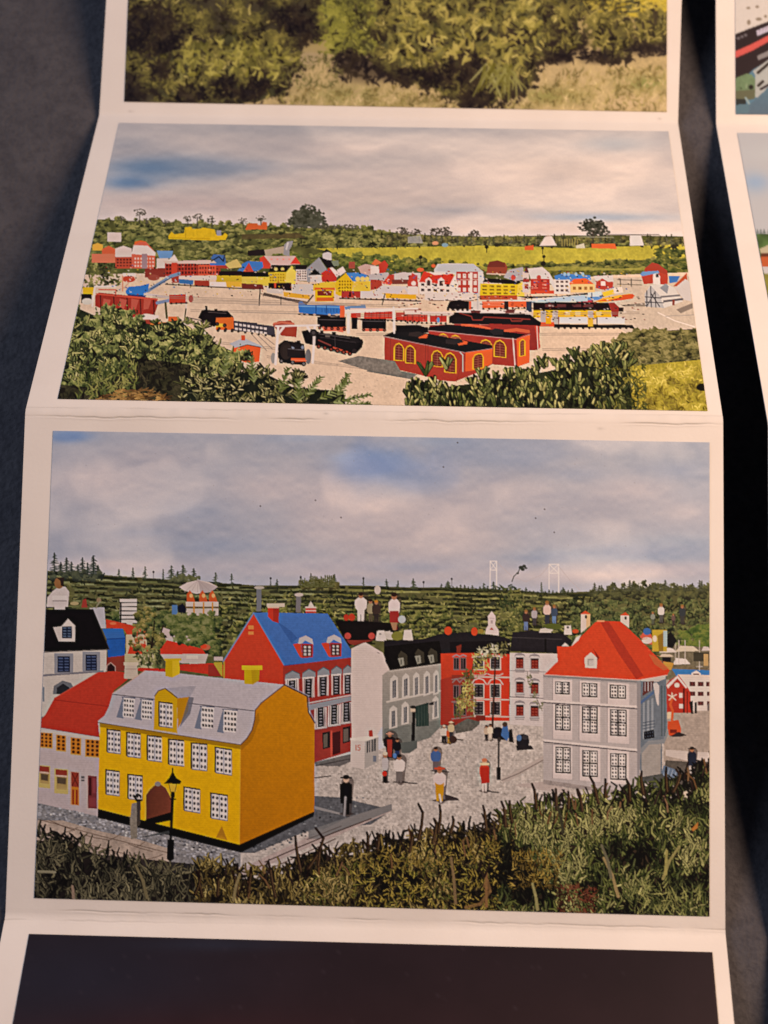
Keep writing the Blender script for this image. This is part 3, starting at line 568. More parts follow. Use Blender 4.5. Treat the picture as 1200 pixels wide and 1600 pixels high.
    for x in (636, 746): s.line([(x - 50, 122), (x - 30, 92), (x, 82), (x + 30, 92), (x + 50, 122)], 8, (214, 196, 188)); s.line([(x - 46, -58), (x - 20, -72), (x, -76), (x + 22, -72), (x + 46, -58)], 8, (214, 196, 188)); s.line([(x - 50, 52), (x - 30, 62), (x + 30, 62), (x + 50, 50)], 7, (206, 186, 180))
    for x in (484, 530): s.line([(x - 24, 110), (x, 84), (x + 22, 106)], 7, (150, 128, 130)); s.line([(x - 24, -62), (x, -76), (x + 22, -66)], 7, (160, 146, 156))
    s.rect(614, 330, 680, 372, (120, 36, 34)); s.poly([(640, 366), (840, 366), (840, 388), (640, 384)], (206, 192, 184))
    s.poly([(470, 400), (560, 350), (640, 372), (640, 390), (590, 432), (480, 452)], (100, 98, 92), n=.25)
    # -- white building right of it
    s.poly([(842, -88), (1190, -84), (1190, 410), (845, 392)], (214, 204, 203), n=.03); s.line([(842, 206), (1085, 218)], 5, (120, 112, 116)); s.line([(842, 30), (1085, 40)], 4, (140, 130, 134)); s.line([(842, 214), (1085, 226)], 6, (226, 218, 216))
    for y in (-58, 106, 260):
        for x in (885, 984):
            k = (x - 885) * .06
            s.poly([(x - 14, y + k - 4), (x - 4, y + k - 24), (x + 25, y + k - 32), (x + 54, y + k - 22), (x + 62, y + k - 4), (x + 50, y + k - 12), (x + 2, y + k - 14)], (150, 142, 146)); s.rect(x - 8, y + k - 6, x + 58, y + k + 84, (196, 188, 190)); s.rect(x, y + k, x + 50, y + k + 72, (120, 30, 30)); s.rect(x, y + k, x + 50, y + k + 14, (50, 18, 22)); s.grid(x, y + k + 10, x + 50, y + k + 72, 0, 2, 3, (150, 60, 54), .6, .5); s.rect(x - 8, y + k + 80, x + 58, y + k + 90, (160, 152, 154)); s.line([(x - 2, y + k + 96), (x + 52, y + k + 98)], 5, (140, 130, 132))
    # thin trees with yellow leaves
    s.line([(720, 495), (728, 380), (736, 200), (742, 60), (745, -60)], 15, (72, 46, 38), 1, 8); s.line([(730, 300), (700, 330)], 5, (80, 60, 46)); s.line([(560, 230), (575, 100), (600, -20)], 8, (92, 80, 52))
    yl = [(82, 80, 46), (126, 120, 66), (168, 156, 84), (196, 186, 110)]
    leaves(cv, [(722, 1050), (742, 1040), (742, 1110), (722, 1115)], 120, (3, 6), (1.6, 3), yl, spread=90, rng=rng)
    leaves(cv, [(738, 1020), (762, 1020), (765, 1050), (740, 1056)], 60, (3, 6), (1.4, 2.6), yl, spread=90, rng=rng)
    leaves(cv, [(712, 1090), (725, 1085), (724, 1118), (712, 1122)], 60, (3, 6), (1.6, 3), yl, spread=90, rng=rng)
    leaves(cv, [(745, 1012), (795, 1002), (795, 1024), (750, 1030)], 110, (3, 6), (1.6, 3), [(70, 72, 50), (120, 116, 70), (160, 156, 110), (206, 204, 180)], spread=90, rng=rng)
    leaves(cv, [(734, 1092), (744, 1092), (744, 1120), (734, 1120)], 24, (2, 5), (1.4, 2.4), yl, spread=90, rng=rng)
    s.line([(960, 40), (965, 110), (1010, 190), (1060, 300)], 4, (110, 104, 80), .8)
    leaves(cv, [(824, 1055), (830, 1055), (850, 1100), (848, 1112), (836, 1095)], 34, (2, 5), (1.4, 2.4), [(96, 100, 66), (150, 150, 110), (70, 70, 60)], spread=90, rng=rng)
    # -- people on the square
    P = lambda *a, **k: person(cv, *a, **k)
    P(609, 1143, 40, (40, 26, 30), (26, 22, 28), w=20, hat=(200, 150, 130)); P(621, 1152, 34, (24, 24, 30), (40, 56, 96), w=12)
    cv.poly([(605, 1155), (613, 1155), (612, 1182), (606, 1182)], (150, 44, 44)); cv.poly([(626, 1160), (652, 1156), (652, 1168), (640, 1176), (628, 1176)], (94, 100, 98))
    P(602, 1174, 48, (196, 190, 192), (50, 46, 60), w=10, hair=(214, 200, 180));
    cv.ell(601, 1208, 4, 4, (190, 44, 40)); cv.poly([(598, 1212), (605, 1212), (605, 1222), (598, 1222)], (22, 20, 24))
    P(624, 1178, 44, (226, 216, 212), (120, 112, 110), w=18, hair=(40, 34, 34), shadow=30); cv.ell(617, 1180, 3, 4, (90, 130, 190))
    P(681, 1166, 38, (74, 104, 160), (110, 96, 100), w=16, hair=(48, 22, 26), shadow=22)
    P(694, 1132, 28, (216, 206, 196), (34, 28, 30), w=13, hair=(220, 200, 180)); P(702, 1135, 26, (190, 80, 44), (180, 140, 60), w=9, hair=(60, 36, 30)); P(705, 1126, 28, (206, 186, 150), (60, 56, 60), w=10, hat=(226, 206, 170), shadow=20); cv.ell(708, 1155, 6, 6, (70, 50, 44))
    P(760, 1132, 24, (200, 180, 160), (40, 32, 38), w=8); P(766, 1130, 26, (226, 212, 190), (214, 200, 186), w=9)
    cv.ell(778, 1141, 8, 6, (28, 26, 34)); cv.poly([(770, 1145), (786, 1145), (790, 1156), (770, 1153)], (30, 28, 34)); cv.poly([(786, 1132), (793, 1132), (796, 1150), (792, 1157), (783, 1148)], (70, 110, 170)); cv.ell(789, 1131, 4, 4, (80, 60, 52)); cv.poly([(795, 1140), (800, 1138), (803, 1160), (795, 1158)], (28, 24, 34))
    cv.ell(817, 1158, 10, 12, (34, 32, 38)); cv.poly([(806, 1164), (830, 1164), (834, 1170), (808, 1172)], (40, 36, 40)); cv.ell(811, 1152, 4, 5, (92, 124, 170)); cv.ell(821, 1151, 5, 4, (60, 58, 62))
    P(687, 1197, 54, (222, 208, 204), (206, 160, 40), w=20, hair=(170, 60, 44)); cv.poly([(680, 1222), (694, 1222), (693, 1242), (681, 1242)], (206, 152, 30)); cv.ell(687, 1218, 8, 7, (222, 206, 204)); cv.poly([(695, 1240), (715, 1246), (718, 1250), (696, 1250)], (66, 56, 58)); cv.line([(687, 1241), (689, 1252)], 3, (222, 212, 206)); cv.line([(680, 1200), (694, 1200)], 3, (190, 70, 50))
    P(757, 1184, 52, (196, 56, 44), (222, 208, 202), w=15, skin=(220, 180, 150), hair=(206, 130, 96), shadow=24); cv.poly([(751, 1198), (764, 1198), (765, 1222), (752, 1224)], (176, 34, 32)); cv.line([(752, 1193), (763, 1193)], 4, (230, 206, 170))
    P(541, 1210, 62, (16, 15, 19), (16, 15, 19), w=19, hat=(22, 20, 24), skin=(206, 176, 156)); cv.poly([(531, 1224), (550, 1224), (550, 1255), (532, 1255)], (17, 16, 20)); cv.line([(540, 1245), (538, 1273)], 3.4, (150, 148, 152))
    cv.line([(779.5, 1154), (779, 1200)], 3, (24, 22, 26)); cv.poly([(776, 1198), (782.5, 1198), (782.5, 1218), (776, 1218)], (26, 24, 28)); cv.ell(780, 1155, 3, 4, (60, 54, 54))
    # -- right white house
    r = V(cv, 850, 1040)
    r.poly([(820, 60), (1120, -20), (1120, 640), (800, 640)], (176, 162, 152), n=.12)
    q = V(cv, 850, 860)
    q.poly([(780, 640), (900, 630), (1120, 650), (1120, 900), (800, 860)], (120, 112, 92), n=.2)
    for x, y, w, h, cc in ((830, 665, 60, 34, (222, 212, 204)), (960, 655, 80, 40, (214, 202, 180)), (1085, 655, 30, 30, (206, 196, 190)), (920, 740, 60, 44, (226, 218, 214)), (820, 700, 50, 20, (206, 190, 170))): q.poly([(x - w, y + h * .5), (x - w * .6, y - h * .5), (x + w * .5, y - h * .4), (x + w, y + h * .4)], cc)
    for x in (880, 902, 945, 1040): q.line([(x, 600), (x, 760)], 5, (206, 196, 186))
    q.rect(790, 710, 850, 745, (36, 30, 34)); q.rect(1000, 680, 1105, 740, (70, 66, 54)); q.rect(1070, 690, 1100, 770, (190, 160, 110))
    q.poly([(640, 575), (670, 540), (720, 560), (735, 630), (690, 620)], (200, 90, 76)); q.ell(690, 540, 26, 24, (70, 110, 170)); q.ell(690, 600, 36, 22, (222, 206, 200)); q.rect(724, 530, 822, 672, (196, 170, 60)); q.poly([(760, 570), (800, 545), (800, 672), (770, 672)], (150, 120, 46)); q.poly([(824, 560), (850, 540), (890, 600), (860, 655), (826, 640)], (26, 26, 28)); q.rect(800, 535, 826, 640, (170, 190, 190)); q.ell(742, 588, 14, 22, (230, 214, 190))
    q.poly([(800, 740), (870, 752), (850, 800), (800, 780)], (196, 150, 70)); q.poly([(855, 790), (1120, 800), (1120, 872), (900, 860)], (66, 128, 190), n=.06); q.line([(1040, 760), (1040, 800)], 5, (220, 216, 214)); q.line([(1020, 775), (1062, 775)], 4, (220, 216, 214))
    q.poly([(985, 820), (1020, 800), (1050, 820), (1050, 866), (985, 866)], (226, 216, 212)); q.rect(998, 822, 1038, 852, (90, 30, 36))
    r.poly([(895, 55), (1120, 60), (1120, 300), (960, 300)], (218, 206, 200))
    for y, xs in ((106, (974, 1030, 1086)), (172, (974, 1030, 1090)), (236, (1030, 1090))):
        for x in xs: r.rect(x, y, x + 38, y + 28, (90, 30, 34)); r.line([(x + 19, y), (x + 19, y + 28)], 3, (170, 130, 126))
    r.rect(1092, 250, 1112, 300, (120, 110, 110)); r.poly([(815, 130), (840, 95), (900, 60), (960, 140), (980, 175), (985, 312), (818, 312)], (174, 42, 38), n=.05); r.poly([(818, 130), (895, 62), (960, 142), (950, 150), (893, 82), (830, 150)], (222, 206, 204)); r.rect(930, 150, 942, 312, (90, 24, 26)); r.rect(955, 170, 962, 320, (30, 22, 26)); r.ell(890, 128, 18, 16, (222, 206, 200)); r.rect(905, 180, 928, 212, (220, 200, 196)); r.rect(905, 252, 930, 282, (220, 200, 196))
    r.poly([(972, 240), (996, 232), (1000, 320), (985, 320)], (34, 32, 34)); r.poly([(1008, 245), (1024, 240), (1024, 318), (1010, 318)], (34, 32, 34))
    r.poly([(830, 370), (900, 360), (918, 420), (914, 466), (838, 466), (826, 420)], (196, 66, 40)); r.poly([(845, 425), (890, 425), (890, 448), (845, 448)], (120, 30, 26)); r.line([(856, 370), (862, 300), (846, 260), (856, 220)], 16, (204, 84, 48)); [r.line([(858, 205), (858 + dx, 205 + dy)], 8, (226, 206, 186)) for dx, dy in ((-26, -12), (28, -14), (-20, 22), (24, 22), (0, -24))]; r.poly([(826, 310), (852, 305), (850, 350), (826, 352)], (222, 200, 170)); r.poly([(900, 440), (955, 462), (915, 474), (840, 472)], (52, 44, 46))
    r.poly([(815, 560), (1120, 580), (1120, 640), (1010, 645), (815, 600)], (208, 196, 190)); r.poly([(815, 630), (960, 640), (1120, 640), (1120, 900), (860, 820), (790, 760)], (94, 88, 82), n=.2)
    person(cv, 1081, 1166, 42, (34, 40, 56), (214, 204, 196), w=14, hat=(30, 26, 30)); cv.poly([(1075, 1175), (1087, 1175), (1088, 1196), (1075, 1196)], (36, 42, 58)); r.line([(975, 720), (930, 810)], 12, (66, 62, 60))
    r.poly([(800, 665), (905, 700), (860, 800), (775, 775)], (104, 122, 146), n=.08); [r.line([(815 + k * 24, 680 + k * 8), (790 + k * 22, 770 + k * 7)], 6, (150, 164, 184)) for k in range(4)]; r.line([(905, 700), (862, 800)], 7, (60, 66, 76))
    r.poly([(640, 80), (818, 58), (825, 420), (790, 520), (790, 720), (650, 755), (630, 560)], (112, 122, 134), n=.06)
    r.poly([(655, 560), (690, 512), (784, 512), (780, 722), (652, 748)], (166, 160, 156), n=.06); r.poly([(645, 75), (818, 50), (812, 85), (760, 106), (650, 100)], (196, 186, 182)); r.poly([(665, 105), (735, 100), (725, 160), (660, 200)], (96, 50, 50)); [r.rect(x, 105, x + 5, 170, (180, 170, 176)) for x in (675, 695, 715)]
    r.poly([(640, 240), (735, 165), (735, 185), (640, 262)], (86, 110, 150)); [r.poly([(x, 250 - (x - 660) * .5), (x + 14, 240 - (x - 660) * .5), (x + 14, 480), (x, 490)], (150, 158, 168)) for x in (662, 690, 718)]; r.poly([(668, 440), (735, 424), (740, 480), (670, 492)], (22, 24, 32)); r.grid(670, 440, 735, 486, -10, 4, 2, (70, 80, 96), .4, .4); [r.line([(664, y), (740, y - 14)], 5, (74, 84, 100)) for y in (380, 400, 420)]
    r.poly([(730, 118), (752, 108), (772, 130), (768, 270), (755, 250)], (206, 200, 200)); [r.rect(x, 130, x + 8, 470, (82, 96, 102)) for x in (785, 805)]; r.poly([(640, 560), (700, 500), (800, 490), (830, 420), (834, 450), (805, 520), (705, 525), (650, 590)], (140, 144, 150))
    r.poly([(-5, 50), (630, 92), (645, 560), (640, 800), (560, 850), (-5, 765)], (188, 180, 180), n=.03)
    for y0, y1, t in ((78, 225, 40), (245, 480, 44), (520, 745, 50)):
        for x0, x1 in ((58, 188), (236, 378), (424, 570)):
            k0, k1 = x0 / 600 * t, x1 / 600 * t
            r.poly([(x0, y0 + k0), (x1, y0 + k1), (x1, y1 + k1), (x0, y1 + k0)], (217, 205, 204), n=.02); r.line([(x0, y0 + k0), (x0, y1 + k0)], 3, (140, 132, 136))
        r.line([(-5, y0), (630, y0 + t + 2)], 3, (160, 152, 154))
    for y, t in ((226, 40), (490, 66)): r.poly([(-5, y), (640, y + t), (642, y + t + 16), (-5, y + 14)], (222, 212, 210)); r.poly([(-5, y + 14), (642, y + t + 16), (642, y + t + 24), (-5, y + 22)], (92, 86, 92))
    for x0, y0, x1, y1 in ((75, 104, 174, 188), (253, 113, 358, 207), (440, 126, 549, 217), (75, 259, 178, 430), (255, 272, 360, 449), (442, 290, 552, 468), (77, 541, 179, 717), (256, 564, 361, 740), (443, 584, 553, 762)):
        k = 5; r.rect(x0, y0 - 2, x1, y1 - 2, (14, 11, 15), sk=k)
        big = y1 - y0 > 120
        for hx in (0, 1):
            xa = x0 + 7 + hx * (x1 - x0 - 4) / 2; xb = xa + (x1 - x0) / 2 - 13
            for vy in range(2 if big else 1):
                hh = (y1 - y0 - 6) / (2 if big else 1); ya = y0 + 5 + vy * hh; yb = ya + hh - 10
                r.rect(xa, ya + hx * 2, xb, yb + hx * 2, (232, 226, 226), sk=2); r.grid(xa, ya + hx * 2, xb, yb + hx * 2, 2, 2, 3, (34, 24, 32), .56, .52)
    r.poly([(-5, 58), (630, 98), (630, 114), (-5, 72)], (120, 112, 116), .7)
    r.poly([(622, 92), (648, 90), (648, 560), (634, 780), (624, 800)], (150, 146, 150))
    q.poly([(180, 640), (340, 482), (365, 468), (515, 474), (640, 590), (842, 800), (824, 832), (632, 866), (2, 828), (60, 770), (92, 740), (88, 640)], (203, 54, 36), n=.05)
    q.poly([(378, 478), (432, 470), (560, 670), (668, 838), (618, 860), (500, 690)], (168, 40, 34), n=.05); q.poly([(432, 470), (515, 474), (640, 590), (842, 800), (824, 832), (670, 836)], (192, 48, 36), .5); [q.line([(640 + k * 30, 600 + k * 32), (690 + k * 30, 585 + k * 40)], 4, (214, 120, 80), .7) for k in range(6)]
    q.poly([(700, 690), (760, 715), (835, 790), (800, 800), (740, 760)], (196, 110, 66), .8); q.line([(2, 829), (632, 866), (826, 832)], 5, (230, 190, 180)); q.poly([(330, 655), (372, 715), (356, 740), (345, 690)], (140, 34, 30)); q.poly([(272, 716), (315, 678), (356, 716), (354, 786), (274, 782)], (219, 206, 198)); q.rect(292, 722, 332, 768, (176, 168, 164)); q.rect(300, 732, 332, 766, (206, 198, 194))
    q.poly([(247, 425), (310, 425), (308, 500), (246, 552)], (220, 206, 196)); q.poly([(282, 425), (312, 425), (310, 500), (284, 520)], (222, 180, 120), .7); q.poly([(244, 424), (278, 400), (312, 424)], (196, 70, 44)); q.ell(281, 442, 8, 12, (46, 26, 24))
    q.poly([(512, 432), (570, 434), (570, 516), (512, 474)], (216, 204, 194)); q.poly([(510, 432), (545, 410), (572, 434)], (196, 70, 44)); q.ell(547, 450, 8, 11, (46, 26, 24)); q.rect(355, 466, 405, 476, (226, 150, 110))
    q.poly([(138, 500), (180, 498), (188, 562), (134, 562)], (218, 210, 204)); q.ell(160, 512, 8, 8, (70, 70, 70)); q.ell(210, 538, 22, 14, (190, 70, 44)); q.poly([(182, 640), (215, 580), (250, 560), (230, 600)], (220, 210, 206)); q.poly([(118, 638), (142, 614), (168, 638)], (222, 212, 208)); q.ell(20, 530, 40, 14, (206, 200, 190)); q.ell(60, 505, 60, 20, (90, 100, 46))
    r.poly([(-5, 760), (560, 845), (560, 870), (-5, 790)], (160, 150, 148), n=.15); r.poly([(645, 745), (790, 720), (860, 800), (860, 860), (640, 860)], (84, 86, 84), n=.25)
    # -- yellow house
    z.poly([(227 * 0 + 455, 378), (1398, 522), (1390, 1196), (441, 955)], (240, 190, 16), n=.04, nm=.012, c2=(234, 180, 12))
    f.poly([(490, 130), (640, 205), (642, 270), (660, 330), (692, 382), (691, 975), (190, 1196), (196, 525), (240, 478), (280, 400), (298, 290), (330, 250)], (208, 138, 4), n=.05, nm=.012, c2=(194, 122, 3))
    f.line([(196, 525), (190, 1196)], 6, (228, 176, 40)); cv.poly([(153, 1263), (374, 1319), (374, 1331), (153, 1277)], (16, 13, 12)); cv.poly([(374, 1319), (491.5, 1267), (490, 1275), (378, 1331), (374, 1331)], (14, 11, 10))
    cv.poly([(156, 1129), (376, 1163), (376, 1170), (156, 1135)], (150, 112, 20), .75); cv.poly([(376, 1163), (387, 1152), (397, 1122), (404, 1112), (406, 1124), (394, 1156), (377, 1172)], (150, 100, 20), .5)
    roofc = (196, 189, 196)
    cv.poly([(176, 1083), (227, 1047), (260, 1049), (330, 1057), (445, 1069), (428, 1083), (408, 1098), (397, 1110)], roofc, n=.04)
    cv.poly([(176, 1083), (397, 1109), (398, 1122), (394, 1140), (387, 1152), (376, 1163), (153, 1127), (163, 1118), (170, 1104)], (190, 185, 194), n=.03, c2=(202, 194, 198))
    cv.line([(176, 1084), (397, 1110)], 1.2, (86, 82, 90)); cv.line([(153, 1128), (240, 1142), (376, 1163)], 1.2, (110, 86, 52)); cv.line([(445, 1069), (408, 1098), (399, 1109), (398, 1124), (394, 1140), (386, 1153), (376, 1163)], 1.6, (104, 72, 54)); cv.line([(444, 1069), (480, 1087), (482, 1112), (492, 1129)], 1.8, (86, 58, 50)); cv.line([(446, 1068), (482, 1086), (485, 1112), (494, 1130)], 1.2, (160, 156, 170))
    cv.line([(176, 1083), (227, 1047)], 1.2, (214, 176, 160))
    z.poly([(896, -38), (988, -40), (990, 52), (940, 78), (893, 66)], (206, 176, 16)); z.poly([(940, -38), (988, -40), (990, 52), (940, 78)], (226, 194, 40)); z.rect(888, -52, 1000, -36, (212, 184, 30))
    b.rect(205, 768, 342, 797, (222, 196, 40)); b.poly([(222, 797), (325, 797), (320, 870), (280, 895), (222, 890)], (206, 176, 20)); b.poly([(270, 797), (325, 797), (320, 870), (275, 895)], (190, 158, 20))
    def dormer_win(x0, y0, x1, y1):
        cv.poly([(x0 - 11, y1 + 1), (x0 - 3, y0 + 6), (x0, y0), (x0, y1 + 3)], (124, 132, 152)); cv.poly([(x0 - 3, y0), (x1 + 1, y0 + 1), (x1, y0 + 4), (x0, y0 + 4)], (84, 92, 116)); w_ = V(cv, 0, 0, 1)
        w_.poly([(x0, y0 + 1), (x1, y0 + 3), (x1 - 3, y1 + 2), (x0 - 1, y1)], (240, 236, 240)); w_.grid(x0, y0 + 2, x1 - 1, y1, 2, 4, 4, (20, 17, 26), .58, .5)
    for w4 in ((193, 1088, 211, 1119), (221.5, 1091, 239, 1122), (315, 1102, 335, 1136), (350, 1107, 371, 1142)): dormer_win(*w4)
    z.poly([(892, 150), (1000, 138), (1100, 134), (1060, 205), (975, 216)], (176, 172, 182), n=.05); z.poly([(972, 215), (1052, 206), (1046, 300), (978, 415)], (196, 142, 20)); z.poly([(1052, 206), (1085, 210), (1060, 320), (990, 410)], (110, 110, 120), .8)
    z.poly([(822, 198), (845, 165), (892, 152), (935, 175), (972, 212), (974, 450), (815, 425)], (212, 170, 20)); z.line([(822, 200), (846, 166), (892, 150), (972, 212)], 6, (96, 72, 40))
    def wall_win(x0, y0, x1, y1, sk):
        w_ = V(cv, 0, 0, 1); w_.rect(x0 - 2.2, y0 - 2.4, x1 + .4, y1, (52, 36, 26), sk=sk); w_.rect(x0, y0 + .4, x1, y1 + .8, (118, 122, 146), sk=sk); w_.rect(x0 + .3, y0, x1, y1, (240, 234, 236), sk=sk)
        w_.grid(x0 + .3, y0 + .6, x1 - .3, y1 - .4, sk, 4, 4, (20, 14, 20), .60, .56, True, .018); xm = (x0 + x1) / 2; w_.line([(xm, y0 + sk / 2), (xm, y1 + sk / 2)], 1.1, (124, 128, 150)); w_.line([(x0, y1 + .7), (x1, y1 + .7 + sk)], 1.2, (100, 100, 116))
    for a0, b0, a1, b1 in ((855, 245, 942, 400), (508, 428, 592, 574), (640, 450, 727, 602), (777, 470, 869, 628), (921, 494, 1017, 657), (1073, 519, 1172, 688), (500, 700, 585, 856), (649, 731, 740, 886)):
        wall_win(50 + a0 / 4.286, 1040 + b0 / 4.286, 50 + a1 / 4.286, 1040 + b1 / 4.286, 2.6)
    for w4 in ((337.5, 1168, 362, 1206), (288.5, 1230, 312.5, 1265), (330.5, 1239.5, 355.5, 1277)): wall_win(*w4, 4)
    c.poly([(800, 262), (798, 92), (826, 52), (884, 0), (944, 42), (984, 108), (984, 225)], (226, 190, 60)); c.poly([(808, 252), (808, 92), (834, 55), (886, 8), (938, 45), (974, 112), (974, 212), (880, 260)], (104, 54, 38), c2=(126, 66, 48), hor=True, n=.05); c.ell(886, 18, 20, 16, (150, 140, 130)); c.poly([(808, 254), (974, 206), (974, 262), (780, 300)], (18, 14, 13))
    e.poly([(160, 378), (200, 300), (238, 396)], (184, 130, 30)); e.poly([(160, 378), (200, 365), (238, 396)], (206, 150, 30), .6)
    # pump and lamp post
    c.poly([(712, 150), (770, 135), (768, 290), (748, 300), (748, 380), (705, 388), (700, 260)], (142, 134, 122), n=.15); c.poly([(745, 130), (772, 130), (768, 290), (745, 300)], (74, 66, 58)); c.line([(775, 125), (745, 128), (732, 105), (750, 88), (770, 98)], 15, (24, 20, 20)); c.poly([(745, 380), (960, 330), (965, 350), (800, 372)], (70, 74, 76), .8)
    c.line([(986, 80), (978, 250), (972, 400)], 19, (18, 16, 16)); c.poly([(952, 390), (996, 390), (994, 520), (970, 540), (946, 520)], (16, 14, 14)); c.ell(986, 92, 14, 26, (20, 18, 18)); c.line([(970, 118), (1004, 120)], 8, (22, 18, 18)); c.poly([(928, 14), (960, -20), (985, -68), (1010, -22), (1045, 0), (1036, 18)], (16, 14, 14)); c.rect(962, 18, 1010, 70, (222, 186, 70), .8); c.line([(985, -85), (985, -60)], 10, (18, 16, 16)); c.line([(960, 18), (972, 72)], 3, (60, 50, 30)); c.line([(1012, 18), (1000, 72)], 3, (60, 50, 30))
    # -- heath in front
    fx = [(57, 1300), (110, 1302), (160, 1328), (215, 1346), (270, 1352), (330, 1346), (390, 1364), (430, 1356), (480, 1340), (520, 1326), (560, 1322), (600, 1312), (650, 1300), (700, 1297), (750, 1294), (790, 1268), (830, 1254), (880, 1248), (940, 1240), (990, 1228), (1050, 1224), (1085, 1200), (1122, 1176)]
    reg = fx + [(1122, 1450), (44, 1450), (44, 1300)]
    cl = fbm(cv.h, cv.w, 46 * 2, 3, rng)
    def part(xa, xb): return [(xa, 1450)] + [(x_, float(np.interp(x_, [q_[0] for q_ in fx], [q_[1] for q_ in fx])) + 2) for x_ in np.linspace(xa, xb, 16)] + [(xb, 1450)]
    cv.poly([(x_, y_ + 12) for x_, y_ in fx] + [(1122, 1450), (44, 1450), (44, 1312)], (48, 40, 30), nm=.3); cv.poly([(44, 1310), (160, 1335), (330, 1352), (330, 1450), (44, 1450)], (26, 22, 22), .8, nm=.3)
    for xx in (1012, 1050): cv.ell(xx, 1236 - (xx - 1012) * .1, 9, 14, (206, 192, 184))
    cv.poly([(1070, 1225), (1085, 1212), (1088, 1250), (1066, 1250)], (206, 190, 170))
    darkp = [(12, 10, 11), (22, 19, 18), (40, 37, 30), (70, 68, 52), (112, 106, 82)]
    midp = [(18, 14, 12), (38, 30, 21), (66, 56, 34), (100, 86, 48), (138, 120, 66), (176, 158, 98)]
    grn = [(14, 15, 11), (30, 33, 21), (52, 60, 34), (82, 92, 49), (116, 122, 66), (166, 164, 106)]
    leaves(cv, part(44, 335), 1200, (9, 22), (2, 4.2), darkp, outline=1.2, curve=.6, spread=42, clump=cl, rng=rng)
    leaves(cv, part(310, 800), 2500, (9, 24), (1.9, 4.0), midp, outline=1.2, curve=.7, taper=.5, spread=44, clump=cl, rng=rng)
    leaves(cv, [(470, 1370), (560, 1345), (700, 1320), (800, 1310), (800, 1440), (470, 1440)], 900, (5, 12), (1, 2), [(50, 56, 26), (96, 100, 46), (150, 140, 62), (170, 150, 70)], spread=50, clump=-cl, rng=rng)
    leaves(cv, part(780, 1122), 3000, (9, 24), (1.9, 4.0), grn, outline=1.2, curve=.7, taper=.5, spread=40, clump=cl, rng=rng)
    leaves(cv, [(800, 1330), (880, 1330), (870, 1390), (800, 1390)], 260, (5, 11), (1, 2), [(90, 74, 36), (140, 118, 54), (176, 152, 74)], spread=50, rng=rng)
    leaves(cv, [(560, 1330), (780, 1305), (780, 1345), (560, 1365)], 260, (5, 12), (1, 2), [(96, 82, 40), (140, 122, 58), (172, 150, 76)], spread=55, rng=rng)
    leaves(cv, [(870, 1385), (935, 1385), (930, 1430), (870, 1430)], 220, (4, 10), (1, 2), [(52, 24, 20), (96, 46, 34), (120, 70, 50)], spread=60, rng=rng)
    leaves(cv, [(985, 1375), (1090, 1380), (1108, 1440), (985, 1440)], 260, (9, 18), (1, 2), [(60, 66, 40), (110, 116, 66), (150, 150, 90)], spread=45, rng=rng)
    for _ in range(95):                     # twigs reaching above
        x = rng.uniform(330, 1105); y = float(np.interp(x, [q_[0] for q_ in fx], [q_[1] for q_ in fx])) + rng.uniform(4, 46)
        l = rng.uniform(12, 26); a0 = rng.normal(0, .3)
        cc = np.array((38, 26, 22) if rng.random() < .7 else (112, 84, 56)) + rng.normal(0, 8)
        cv.line([(x, y), (x + l * a0 * .5, y - l * .55), (x + l * (a0 + rng.normal(0, .15)), y - l)], rng.uniform(2, 3.6), np.clip(cc, 8, 200), .95, rng.uniform(1.6, 2.8))
    for x, y, l, bnd in ((654, 1310, 60, -.05), (685, 1300, 55, .03), (676, 1316, 48, .02), (470, 1360, 70, -.15), (482, 1356, 66, .1), (497, 1352, 40, .08), (316, 1400, 52, -.1), (372, 1398, 46, -.25), (388, 1392, 44, .1), (430, 1400, 60, -.2), (760, 1296, 44, -.15), (790, 1290, 48, -.2), (800, 1284, 36, -.1), (838, 1262, 44, -.2), (870, 1264, 40, -.05), (888, 1262, 36, -.02), (910, 1266, 46, -.25), (935, 1254, 46, -.35), (945, 1244, 36, .02), (984, 1250, 44, -.2), (1005, 1240, 44, -.05), (1042, 1236, 40, -.02), (1052, 1236, 44, .05), (704, 1300, 30, .1), (590, 1326, 32, 0), (640, 1330, 34, .05), (575, 1320, 28, -.1), (340, 1398, 40, .05), (305, 1396, 40, -.02)):
        k_ = rng.normal(0, .16); l *= rng.uniform(.7, .95); c_ = np.array((48, 34, 26)) + rng.normal(0, 8)
        cv.line([(x, y), (x + l * (bnd * .5 + k_ * .5), y - l * .4), (x + l * (bnd * .8 + k_ * .7), y - l * .75), (x + l * (bnd + k_ * .2), y - l)], 5.4, c_, .96, 3.6); cv.line([(x + 1, y), (x + 1 + l * (bnd * .5 + k_ * .5), y - l * .4), (x + 1 + l * (bnd * .8 + k_ * .7), y - l * .75)], 1.4, (116, 92, 60), .7)
    for x, y, l, bnd, cc in ((966, 1400, 60, -.38, (160, 140, 96)), (712, 1410, 70, -.1, (130, 108, 76)), (1036, 1372, 50, .5, (150, 142, 90)), (1040, 1365, 36, .05, (158, 150, 90)), (760, 1415, 52, .0, (140, 104, 66)), (840, 1420, 40, -.2, (150, 144, 96)), (230, 1402, 50, -.35, (120, 110, 80)), (365, 1405, 40, .25, (140, 126, 88)), (880, 1300, 40, -.2, (60, 58, 44)), (955, 1370, 50, -.3, (110, 106, 84)), (115, 1402, 18, -.1, (150, 128, 110))):
        cv.line([(x, y), (x + l * bnd * .4, y - l * .55), (x + l * bnd, y - l)], 5, cc, .9, 4)
